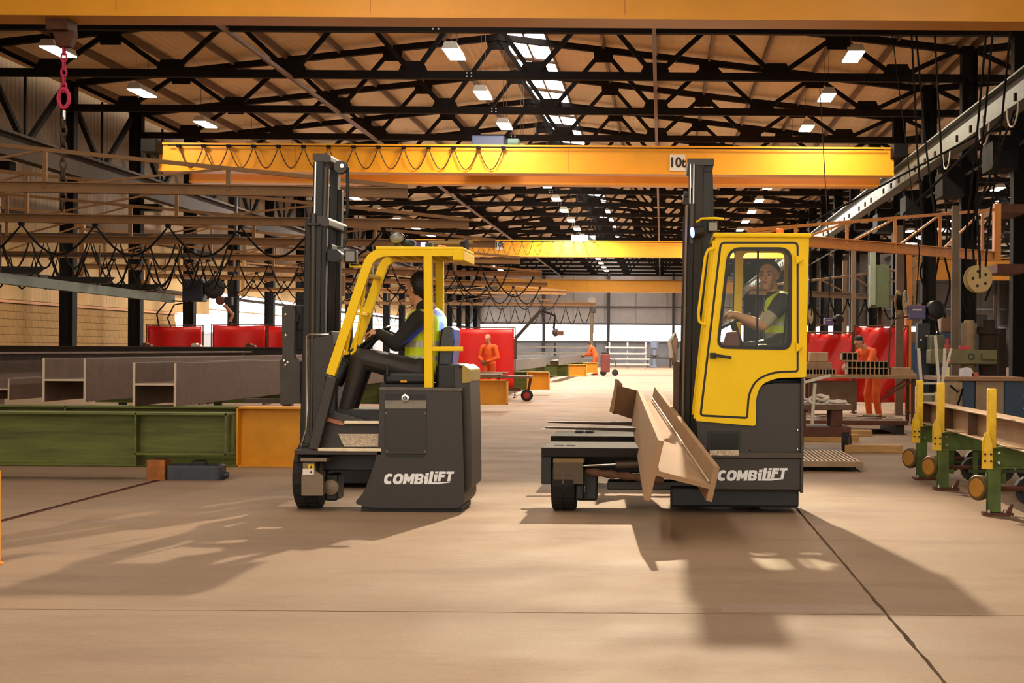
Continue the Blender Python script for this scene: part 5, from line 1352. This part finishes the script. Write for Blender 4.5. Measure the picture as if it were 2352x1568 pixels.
o = MB().loft([W(x, y, 25.8) for x, y in ((2203, 865), (2240, 865), (2232, 846), (2220, 843), (2203, 846))], [W(x, y, 26.1) for x, y in ((2207, 866), (2238, 866), (2230, 850), (2220, 847), (2206, 850))]).build('folded_cloth', mat('rag_white', '#ddd6dc', .8, 0, .1), None, .01); tag(o, 'white rag over a dark box on the bench', 'rag')
for k, (a, b, c, d_, m, lab) in enumerate(((2232, 2248, 855, 867, 'trigger_red', 'small red box on the bench beside the rag'),)):
    o = MB().pbox(a, b, c, d_, 25.8, 25.95).build('tool_box', MATS[m], None, .006); tag(o, lab, 'box')
o = MB().pbox(2206, 2228, 794, 803, 28.1, 28.3).build('tool_box', mat('case_pink', '#c8384a', .5, 0, .05), None, .01); tag(o, 'red tool case lying on the olive machine arm', 'case')
o = MB().lathe(W(2175, 803, 28.15), (0, 0, 1), [(0, .05), (.08, .045), (.12, .03), (.2, .035)], 12).build('oil_can', mat('can_red', '#b8402a', .5, 0, .1)); tag(o, 'red oil can standing on the olive machine arm', 'oil can')
# ladder, cable reels, wire feeders, cabinets between the columns
t = thing('step_ladder', 'pale step ladder standing behind the yellow posts', 'ladder', (4.3, 25, 0))
for (a, b) in (((2148, 770), (2158, 900)), ((2185, 800), (2150, 930)), ((2110, 800), (2118, 905)), ((2170, 800), (2168, 865))): MB().bar(W(*a, 24.6), W(*b, 24.6), .045, .03).build('rail', hose_m, t)
for y in (880, 905, 925): MB().bar(W(2112, y, 24.7), W(2160, y, 24.7), .05, .03).build('rung', hose_m, t)
for x in (2112, 2150): MB().bar(W(x, 900, 24.7), Vector((W(x, 900, 24.7).x, 24.7, 0)), .04, .03).build('rail', hose_m, t)
def reel(px, py, Y, r, yaw, lab, m):
    t = thing('cable_reel', lab, 'reel', tuple(W(px, py, Y)))
    c = W(px, py, Y); d = Vector((math.sin(yaw), -math.cos(yaw), 0)); u = Vector((math.cos(yaw), math.sin(yaw), 0)); v = Vector((0, 0, 1))
    for s in (0, .16):
        MB().lathe(c - d * s, d, [(0, .04), (0, r), (.012, r), (.012, .04)], 30).build('disc', m, t)
    MB().lathe(c - d * .16, d, [(0, r * .62), (.16, r * .62)], 20).build('cable_core', cable_m, t)
    for i in range(5):
        a = .6 + 2 * math.pi * i / 5; q = c + (u * math.cos(a) + v * math.sin(a)) * r * .55
        MB().lathe(q + d * .012, d, [(0, r * .11), (.004, r * .11)], 12).build('hole', blackd, t)
    MB().tube([c, c + Vector((0, 0, r * 1.5)), Vector((c.x, c.y + .3, 4.2)), Vector((6.9, c.y + .6, 6.2))], .025, 6).build('hanger', cable_m, t)
    return t
reel_m = mat('reel_cream', '#c9ac72', .6, 0, .12, 5)
reel(2250, 640, 30.5, .265, .25, 'large cream cable reel hanging at the right edge', reel_m)
reel(2080, 694, 31.5, .25, 1.15, 'cream cable reel seen edge-on beside the purple box', reel_m)
reel(1862, 726, 34.0, .16, 1.2, 'small pale reel right of the yellow cab', reel_m)
def feeder(px, py, Y, lab, w=.32):
    t = thing('wire_feeder', lab, 'wire feeder', tuple(W(px, py, Y)))
    c = W(px, py, Y); a = MB().box(c.x - w / 2, c.x + w / 2, Y, Y + .35, c.z - w * .42, c.z + w * .42).build('case', purple_m, t, .015)
    MB().box(c.x - w * .32, c.x + w * .25, Y - .004, Y, c.z + w * .1, c.z + w * .2).build('label_strip', hose_m, t)
    MB().lathe(Vector((c.x + w * 1.05, Y + .2, c.z + .05)), (.3, -1, 0), [(0, w * .3), (.02, w * .58), (.16, w * .58), (.18, w * .5), (.18, .04)], 22).build('spool', blackd, t)
    MB().tube([Vector((c.x, Y + .2, c.z + w * .42)), Vector((c.x + .04, Y + .1, c.z + 1.2)), Vector((c.x, 34.7 if Y < 36 else 40.7, 8.36))], .012, 6).build('suspension_cable', cable_m, t)
    MB().tube([Vector((c.x - w / 2, Y + .2, c.z - .08)), Vector((c.x - w - .1, Y + .1, c.z - .12)), Vector((c.x - w * 1.7, Y, c.z - .35)), Vector((c.x - w * 1.75, Y, c.z - 1.1))], .018, 6).build('torch_hose', rust_m, t)
    return t
feeder(2108, 717, 31, 'purple wire feeder with black spool hanging left of the right column')
feeder(1904, 738, 38, 'small purple wire feeder hanging right of the yellow cab', .2)
t = thing('control_cabinet', 'green control cabinet hanging between the right columns', 'cabinet', tuple(W(2020, 705, 40)))
MB().pbox(2000, 2042, 608, 705, 40, 40.5).build('case', mat('cab_green', '#5d6a4c', .55, 0, .15, 5), t, .01)
MB().pbox(1998, 2012, 575, 700, 39.9, 40.0).build('door', mat('cab_greygreen', '#8a9484', .55, 0, .1, 5), t, .005)
MB().bar(W(2020, 705, 40.2), Vector((W(2020, 705, 40.2).x, 40.2, 0)), .1).build('stand', rail_d, t)
t = thing('switch_box', 'black switch box with two gauges beside the olive machine', 'cabinet', tuple(W(2120, 800, 29)))
MB().pbox(2108, 2136, 742, 803, 29, 29.3).build('case', blackd, t, .01)
for a, b in ((2115, 780), (2129, 771)): bolt(t, a, b, 28.998, .022, hose_m, 'gauge')
MB().pbox(2110, 2134, 803, 1000, 29.05, 29.3).build('pedestal', mat('pedestal_blue', '#1a2530', .5, 0, .1), t)
for k, (px, y, w, m, lab) in enumerate(((2066, 36, .17, 'post_tan', 'tan upright post right of the green cabinet'), (2193, 31, .13, 'post_tan', 'slim brown post left of the large cable reel'), (2086, 37.5, .14, 'jib_orange', 'orange post between the right columns'), (1960, 44, .12, 'post_tan', 'thin post beyond the red curtain at right'), (1940, 50, .14, 'post_tan', 'thin far post right of the yellow cab'))):
    mm = mat('post_tan', '#6e5a45', .6, 0, .15, 4) if m == 'post_tan' else MATS[m]
    p = W(px, 700, y); o = MB().bar((p.x, y, 0), (p.x, y, 4.3 if k != 2 else 3.9), w).build('steel_post', mm); tag(o, lab, 'post')
for k, (px, y0, y1, Y) in enumerate(((2218, 615, 720, 31), (2232, 610, 700, 31), (2150, 590, 800, 32), (2120, 600, 700, 33), (2270, 600, 690, 31), (2176, 590, 730, 33))):
    a = W(px, y0, Y); pts = [a + Vector((.06 * math.sin(i * 1.1 + k), 0, -(i / 6) * (y1 - y0) * Y / F_PX)) for i in range(7)]
    ty = 28.7 if Y < 31.7 else 34.7 if Y < 37 else 40.7
    o = MB().tube([Vector((a.x, ty, 8.36)), Vector((a.x, (ty + Y) / 2, 5.8)), a + Vector((0, 0, .6))] + pts, .022, 6).build('drop_cable', cable_m); tag(o, ('thin dark cable dropping just left of the large cable reel', 'thin dark cable dropping behind the large cable reel', 'long thin cable dropping past the black switch box', 'short thin cable dropping beside the purple wire feeder', 'thin dark cable dropping right of the large cable reel', 'thin dark cable dropping beside the slim brown post')[k], 'cable', 'drop cables at the right')
# heap of equipment in the neighbouring hall
random.seed(3)
for k in range(10):
    x = 9.5 + random.random() * 8; y = 42 + k * 5; h = .9 + random.random() * 1.4; w = .6 + random.random() * .9
    t = thing('machine_block', f'{ORD[k]} dark machine standing in the neighbouring hall', 'machine', (x, y, 0), 'machines in the neighbouring hall')
    MB().box(x - w, x + w, y, y + 1.2, 0, h).build('base', (rail_d, olive_m, MATS['cabinet_blue'])[k % 3], t, .04)
    MB().box(x - w * .5, x + w * .4, y + .2, y + .9, h, h + .5).build('head', (blackp, rail_d, steel_m)[k % 3], t, .04)
    MB().bar((x + w * .7, y + .6, 0), (x + w * .7, y + .6, h + 1.2), .1).build('post', steel_m, t)
# orange post just inside the left picture edge
o = thing('safety_post', 'orange safety post at the left picture edge', 'post', (-4.43, 10.5, 0))
MB().tube([(-4.43, 10.5, .01), (-4.43, 10.5, .62)], .055, 14).build('tube', orange_m, o); MB().lathe((-4.43, 10.5, 0), (0, 0, 1), [(0, .075), (.01, .075)], 14).build('base_plate', orange_m, o)
# ================================================================== people
skin = mat('skin', '#c98f6c', .55, 0, .06, 12); skin2 = mat('skin_pale', '#d09a78', .5, 0, .06, 12)
hair_d = mat('hair_black', '#120e0c', .55, 0, .2, 40, .4, 80); hair_b = mat('hair_brown', '#4a3526', .7, 0, .2, 40, .3, 80)
hoodie = mat('black_hoodie', '#15130f', .85, 0, .15, 10, .4, 12); trouser = mat('dark_trousers', '#2b2420', .6, 0, .2, 8, .5, 10)
boot = mat('black_boot', '#15110e', .5, 0, .1); hiviz = mat('hi_vis_yellow', '#d6e81a', .55, 0, .06, 8, .3, 14, emit=None)
tape = mat('reflective_tape', '#b3b3a0', .35, .2, .05); sleeve_g = mat('grey_sleeve', '#a99c88', .85, 0, .1, 10, .3, 20); sleeve_d = mat('dark_sleeve', '#2a2a2c', .85, 0, .1, 10, .3, 20)
overall = mat('orange_overall', '#f0601c', .7, 0, .1, 5, .5, 9); glove = mat('brown_glove', '#6b4a2e', .8, 0, .2, 10)
lips = mat('lips', '#9a5346', .5, 0, 0); eye_m = mat('eye_dark', '#20140e', .3, 0, 0)

def cap_mesh(mb, p0, r0, p1, r1, n=12):
    p0, p1 = Vector(p0), Vector(p1); d = p1 - p0; L = d.length; d = d.normalized() if L > 1e-6 else Vector((0, 0, 1)); pts = []; rs = []
    for i in range(5): t = -math.pi / 2 + (math.pi / 2) * i / 4 * .999 + .01; pts.append(p0 + d * r0 * math.sin(t)); rs.append(max(1e-4, r0 * math.cos(t)))
    for i in range(5): t = (math.pi / 2) * i / 4 * .999 - (.0 if i else -.01); pts.append(p1 + d * r1 * math.sin(t)); rs.append(max(1e-4, r1 * math.cos(t)))
    mb.tube(pts, rs, n)
def seg_dist(P, p0, r0, p1, r1):
    a = np.array(p0); b = np.array(p1); d = b - a; t = np.clip(((P - a) @ d) / max(d @ d, 1e-9), 0, 1)
    return np.linalg.norm(P - a - t[:, None] * d, axis=1) - (r0 + (r1 - r0) * t)
def person(name, label, prims, voxel, loc, extras=(), smooth=2, children=()):
    """prims: ('c', p0, r0, p1, r1, material) tapered limbs and ('e', centre, radii, material) ellipsoids, fused into one skin"""
    mb = MB()
    for q in prims:
        if q[0] == 'c': cap_mesh(mb, *q[1:5])
        else: mb.ball(q[1], 1.0, 16, q[2])
    me = mb.mesh('raw'); o = bpy.data.objects.new('raw', me); C.objects.link(o)
    r = o.modifiers.new('r', 'REMESH'); r.mode = 'VOXEL'; r.voxel_size = voxel
    dg = bpy.context.evaluated_depsgraph_get(); ev = o.evaluated_get(dg); m2 = bpy.data.meshes.new_from_object(ev)
    bpy.data.objects.remove(o)
    n = len(m2.vertices); co = np.empty(n * 3); m2.vertices.foreach_get('co', co); co = co.reshape(-1, 3)
    ed = np.empty(len(m2.edges) * 2, dtype=np.int64); m2.edges.foreach_get('vertices', ed); ed = ed.reshape(-1, 2)
    deg = np.bincount(ed.ravel(), minlength=n)[:, None]
    for _ in range(smooth):
        s = np.zeros_like(co)
        for k in range(3):
            s[:, k] = np.bincount(ed[:, 0], co[ed[:, 1], k], n) + np.bincount(ed[:, 1], co[ed[:, 0], k], n)
        co = co * .45 + (s / np.maximum(deg, 1)) * .55
    loc = Vector(loc); m2.vertices.foreach_set('co', (co - np.array(loc)).ravel())
    nf = len(m2.polygons); fc = np.empty(nf * 3)
    mats = []
    for q in prims:
        if q[-1] not in mats: mats.append(q[-1])
    m2.update(); m2.polygons.foreach_get('center', fc); fc = fc.reshape(-1, 3) + np.array(loc)
    best = np.full(nf, 1e9); idx = np.zeros(nf, dtype=np.int32)
    for q in prims:
        if q[0] == 'c': d = seg_dist(fc, q[1], q[2], q[3], q[4])
        else:
            R_ = np.array(q[2]); e = (fc - np.array(q[1])) / R_; k = np.linalg.norm(e, axis=1); d = (k - 1) * R_.min()
        w = d < best; best[w] = d[w]; idx[w] = mats.index(q[-1])
    m2.materials.clear()
    for m in mats: m2.materials.append(m)
    # tape bands etc: (material from, test function, new material)
    for src, fn, new in extras:
        if new not in mats: mats.append(new); m2.materials.append(new)
        w = fn(fc) & (idx == mats.index(src)) if src else fn(fc); idx[w] = mats.index(new)
    m2.polygons.foreach_set('material_index', idx); m2.polygons.foreach_set('use_smooth', [True] * nf); m2.update()
    b = bpy.data.objects.new(name, m2); C.objects.link(b); b.location = loc
    tag(b, label, 'person')
    return b

def hand(prims, wrist, tip_dir, down, m, s=1.0, curl=1.0, side=1):
    """palm, four curled fingers and a thumb"""
    w = Vector(wrist); f = Vector(tip_dir).normalized(); dn = Vector(down); dn = (dn - f * dn.dot(f)).normalized(); l = f.cross(dn) * side
    prims.append(('c', w, .027 * s, w + f * .05 * s, .032 * s, m))
    prims.append(('e', w + f * .055 * s, (.036 * s,) * 3, m))
    for i, ln in enumerate((.085, .095, .088, .07)):
        a = w + f * .075 * s + l * (.030 - .020 * i) * s
        b = a + (f * .8 + dn * .5 * curl) .normalized() * ln * .5 * s; c = b + (f * (.25) + dn * 1.0 * curl).normalized() * ln * .36 * s; d = c + (-f * .45 * curl + dn * .75).normalized() * ln * .28 * s
        prims += [('c', a, .0105 * s, b, .0100 * s, m), ('c', b, .0100 * s, c, .0092 * s, m), ('c', c, .0092 * s, d, .0082 * s, m)]
    t0 = w + f * .025 * s + l * .028 * s; t1 = t0 + (f * .6 + l * .5 + dn * .4).normalized() * .042 * s; t2 = t1 + (f * .7 + dn * .8 - l * .1).normalized() * .034 * s
    prims += [('c', t0, .014 * s, t1, .0115 * s, m), ('c', t1, .0115 * s, t2, .010 * s, m)]

def head(prims, c, face, up, sk, hr, s=1.0, bald=False, beard=None):
    """head of height ~.235*s around c, looking along face"""
    c = Vector(c); f = Vector(face).normalized(); u = Vector(up); u = (u - f * u.dot(f)).normalized(); l = u.cross(f)
    E = lambda a, b, d, r, m: prims.append(('e', c + f * a * s + l * b * s + u * d * s, tuple(x * s for x in r), m))
    prims.append(('e', c + u * .028 * s - f * .012 * s, (.083 * s, .083 * s, .092 * s), sk))                   # skull
    prims.append(('c', c + f * .03 * s + u * .02 * s, .066 * s, c + f * .045 * s - u * .062 * s, .048 * s, sk))     # face
    prims.append(('c', c + f * .062 * s - u * .088 * s - l * .012 * s, .026 * s, c + f * .062 * s - u * .088 * s + l * .012 * s, .026 * s, sk))   # chin
    prims.append(('c', c + f * .094 * s + u * .012 * s, .010 * s, c + f * .118 * s - u * .026 * s, .015 * s, sk))   # nose
    for sg in (-1, 1):
        prims.append(('c', c + f * .088 * s + u * .030 * s + l * sg * .012 * s, .011 * s, c + f * .076 * s + u * .031 * s + l * sg * .045 * s, .011 * s, sk))   # brow
        prims.append(('e', c + f * .062 * s - u * .022 * s + l * sg * .036 * s, (.024 * s,) * 3, sk))         # cheek
        prims.append(('c', c - f * .008 * s + l * sg * .080 * s + u * .018 * s, .014 * s, c - f * .004 * s + l * sg * .080 * s - u * .02 * s, .010 * s, sk))   # ear
    if not bald:
        prims.append(('e', c + u * .050 * s - f * .030 * s, (.087 * s, .087 * s, .080 * s), hr))
        for sg in (-1, 1): prims.append(('c', c - f * .035 * s + u * .045 * s + l * sg * .045 * s, .046 * s, c - f * .03 * s + u * .005 * s + l * sg * .052 * s, .034 * s, hr))
        prims.append(('c', c - f * .055 * s + u * .02 * s, .062 * s, c - f * .052 * s - u * .035 * s, .05 * s, hr))
    if beard: prims.append(('c', c + f * .052 * s - u * .080 * s - l * .022 * s, .034 * s, c + f * .052 * s - u * .080 * s + l * .022 * s, .034 * s, beard))
    return f, u, l

def face_parts(parent, c, f, u, l, s=1.0):
    c = Vector(c)
    for sg in (-1, 1):
        p = c + f * .087 * s + u * .012 * s + l * sg * .031 * s
        MB().ball(p, .0115 * s, 10, (1, 1, .75)).build('eye', eye_m, parent)
        MB().bar(c + f * .096 * s + u * .034 * s + l * sg * .014 * s, c + f * .085 * s + u * .036 * s + l * sg * .05 * s, .01 * s, .009 * s).build('eyebrow', hair_b, parent)
    MB().bar(c + f * .099 * s - u * .054 * s - l * .022 * s, c + f * .099 * s - u * .054 * s + l * .022 * s, .012 * s, .008 * s).build('mouth', lips, parent, .003)

# ---- driver of the left truck (faces left, head turned away over the load)
Yd = YF + .42
pr = []
hip = W(968, 850, Yd); chest = W(972, 745, Yd); neck = W(964, 704, Yd); hd = W(962, 662, Yd)
V = lambda dx, dy, dz: Vector((dx, dy, dz))
pr += [('c', hip + V(0, -.09, .0), .115, hip + V(0, .09, 0), .115, trouser), ('c', W(962, 836, Yd), .13, W(962, 740, Yd), .125, hiviz), ('c', W(990, 836, Yd), .13, W(992, 740, Yd), .14, hiviz),
       ('c', chest + V(0, -.13, .05), .085, chest + V(0, .13, .05), .085, hiviz), ('c', chest + V(.02, 0, .06), .11, neck + V(.03, 0, .0), .075, hoodie), ('e', neck + V(.075, 0, -.04), (.085, .12, .085), hoodie),
       ('c', neck + V(.0, 0, -.03), .056, hd + V(0, 0, -.05), .055, skin)]
f, u, l = head(pr, hd, (-.80, .55, -.12), (0, 0, 1), skin, hair_d, 1.2)
pr += [('e', hd + V(.03, -.025, .035), (.108, .108, .11), hair_d)]
for sg in (-1, 1):
    sh = chest + V(-.005, sg * .19, .04); el = W(921, 790, Yd) + V(0, sg * .25, 0); wr = W(877, 765, Yd) + V(0, sg * .13, .0)
    pr += [('c', sh, .092, el, .07, hoodie), ('c', el, .07, wr, .046, hoodie)]
    hand(pr, wr, V(-1, -sg * .15, .1), V(-.3, 0, -1), skin, 1.0, 1.0, -sg)
    kn = W(835, 822, Yd) + V(0, sg * .13, 0); an = W(800, 940, Yd) + V(0, sg * .12, 0)
    pr += [('c', hip + V(0, sg * .09, -.02), .12, kn, .092, trouser), ('c', kn, .09, an, .066, trouser), ('c', an + V(0, 0, -.03), .046, W(775, 957, Yd) + V(0, sg * .13, 0), .042, boot), ('e', an + V(.0, 0, -.04), (.06, .048, .05), boot)]
zt_ = W(970, 790, Yd).z
p1 = person('person', 'driver with black hair in black hoodie and hi-vis vest on the left forklift', pr, .0085, tuple(hip + V(0, 0, -.12)),
            [(hiviz, lambda P: (abs(P[:, 2] - zt_) < .03), tape), (hiviz, lambda P: (abs(P[:, 2] - (zt_ - .13)) < .022), tape), (hiviz, lambda P: (abs(abs(P[:, 1] - Yd) - .085) < .022) & (P[:, 2] > zt_ + .03), tape)])
# ---- driver of the right truck (faces left, looks at the camera)
Yd = YF + .42; pr = []
hip = W(1795, 792, Yd); chest = W(1793, 705, Yd); neck = W(1776, 672, Yd); hd = W(1766, 634, Yd)
pr += [('c', hip + V(0, -.09, 0), .125, hip + V(0, .09, 0), .125, trouser), ('c', hip + V(0, 0, .04), .15, W(1795, 750, Yd), .155, hiviz), ('c', W(1795, 750, Yd), .155, chest, .15, hiviz),
       ('c', chest + V(0, -.13, .05), .085, chest + V(0, .13, .05), .085, hiviz), ('c', chest + V(-.03, 0, .06), .085, neck + V(0, 0, -.02), .068, sleeve_d), ('c', neck, .06, hd + V(.01, 0, -.05), .062, skin)]
f2, u2, l2 = head(pr, hd, (-.40, -.92, -.04), (0, 0, 1), skin, hair_b, 1.1, beard=mat('stubble', '#a87658', .7, 0, .1, 30))
for sg in (-1, 1):
    sh = chest + V(0, sg * .20, .04); mid = W(1764, 728, Yd) + V(0, sg * .24, 0); el = W(1748, 748, Yd) + V(0, sg * .26, 0); wr = W(1690, 724, Yd) + V(0, sg * .15, 0)
    pr += [('c', sh, .085, sh.lerp(el, .45), .075, sleeve_d), ('c', sh.lerp(el, .5), .072, sh.lerp(el, .85), .062, sleeve_g), ('c', sh.lerp(el, .9), .055, el, .052, skin), ('c', el, .052, wr, .034, skin)]
    hand(pr, wr, V(-1, -sg * .2, .05), V(-.2, 0, -1), skin, 1.05, 1.0, -sg)
    kn = W(1712, 806, Yd) + V(0, sg * .12, 0); an = W(1690, 900, Yd) + V(0, sg * .12, 0)
    pr += [('c', hip + V(0, sg * .09, -.02), .105, kn, .078, trouser), ('c', kn, .075, an, .052, trouser), ('c', an, .045, an + V(-.12, 0, -.03), .04, boot)]
zt2 = W(1790, 770, Yd).z
p2 = person('person', 'driver with short brown hair in hi-vis vest inside the yellow cab, looking out', pr, .0085, tuple(hip + V(0, 0, -.13)),
            [(hiviz, lambda P: (abs(P[:, 2] - zt2) < .026), tape), (hiviz, lambda P: (abs(P[:, 2] - (zt2 + .10)) < .02) & (P[:, 0] > 1.0), tape)])
face_parts(p2, hd, f2, u2, l2, 1.1)
# ---- bald worker in orange at the cart
def stand(name_label, X, Y, facing, bend, hairm, bald, arms, scale=1.0, sk=skin2, voxel=.013, lean=(0, 0), ov=overall):
    """standing worker; facing is the direction the body looks to, bend the forward lean of the trunk in radians"""
    f = Vector(facing).normalized(); r = Vector((f.y, -f.x, 0)); pr = []; s = scale
    O = Vector((X, Y, 0)); P = lambda a, b, z: O + f * a * s + r * b * s + Vector((0, 0, z * s))
    hz = .95 - .04 * bend
    tr = lambda d, b: P(-.10 * bend + math.sin(bend) * d, b, hz + math.cos(bend) * d)
    for sg in (-1, 1):
        kn = P(.03 + .03 * bend, sg * .12, .50); an = P(-.03, sg * .14, .09)
        pr += [('c', tr(0, sg * .09), .10 * s, kn, .078 * s, ov), ('c', kn, .075 * s, an, .062 * s, ov), ('c', P(-.04, sg * .14, .05), .05 * s, P(.13, sg * .15, .035), .036 * s, boot)]
    pr += [('c', tr(.0, -.07), .115 * s, tr(0, .07), .115 * s, ov), ('c', tr(.05, 0), .135 * s, tr(.28, 0), .14 * s, ov), ('c', tr(.28, 0), .145 * s, tr(.42, 0), .14 * s, ov), ('c', tr(.46, -.13), .08 * s, tr(.46, .13), .08 * s, ov),
           ('c', tr(.5, 0), .07 * s, tr(.60, 0) + f * .03, .055 * s, sk)]
    for sg, (ea, eb, ez, ha, hb, hz2, gm) in zip((-1, 1), arms):
        sh = tr(.46, sg * .19); el = P(ea, eb, ez); wr = P(ha, hb, hz2)
        pr += [('c', sh, .075 * s, el, .06 * s, ov), ('c', el, .058 * s, wr, .042 * s, ov)]
        hand(pr, wr, (wr - el), Vector((0, 0, -1)) + f * .3, gm, 1.05 * s, .9, sg)
    hc = tr(.70, 0) + f * (.05 + .06 * bend) - Vector((0, 0, .05 * bend))
    hf = (f * math.cos(.35 + bend * .6) + Vector((0, 0, -math.sin(.35 + bend * .6))))
    F, U, Lh = head(pr, hc, hf, Vector((0, 0, 1)) + f * .3, sk, hairm, 1.0 * s, bald)
    o = person('person', name_label, pr, voxel, (X, Y, 0))
    face_parts(o, hc, F, U, Lh, s)
    return o
stand('bald worker in orange overalls behind the cart, looking down at his gloved hands', -4.95, 45.6, (-.45, -1, 0), .10, hair_b, True, ((.05, -.28, 1.12, .26, -.08, 1.02, glove), (.05, .28, 1.12, .26, .08, 1.04, glove)), 1.06)
stand('stooping worker in orange overalls with dark hair at the right work table', 4.45, 33.3, (-.75, -.5, 0), .52, hair_d, False, ((.36, -.30, 1.12, .60, -.14, 1.06, skin2), (.36, .30, 1.12, .60, .14, 1.06, skin2)), 1.08)
stand('distant worker in orange overalls leaning over beams at the end of the aisle', -3.72, 88.5, (-.9, .35, 0), .45, hair_b, False, ((.3, -.25, 1.05, .58, -.14, .98, glove), (.3, .25, 1.05, .58, .14, .98, glove)), 1.12, voxel=.02)
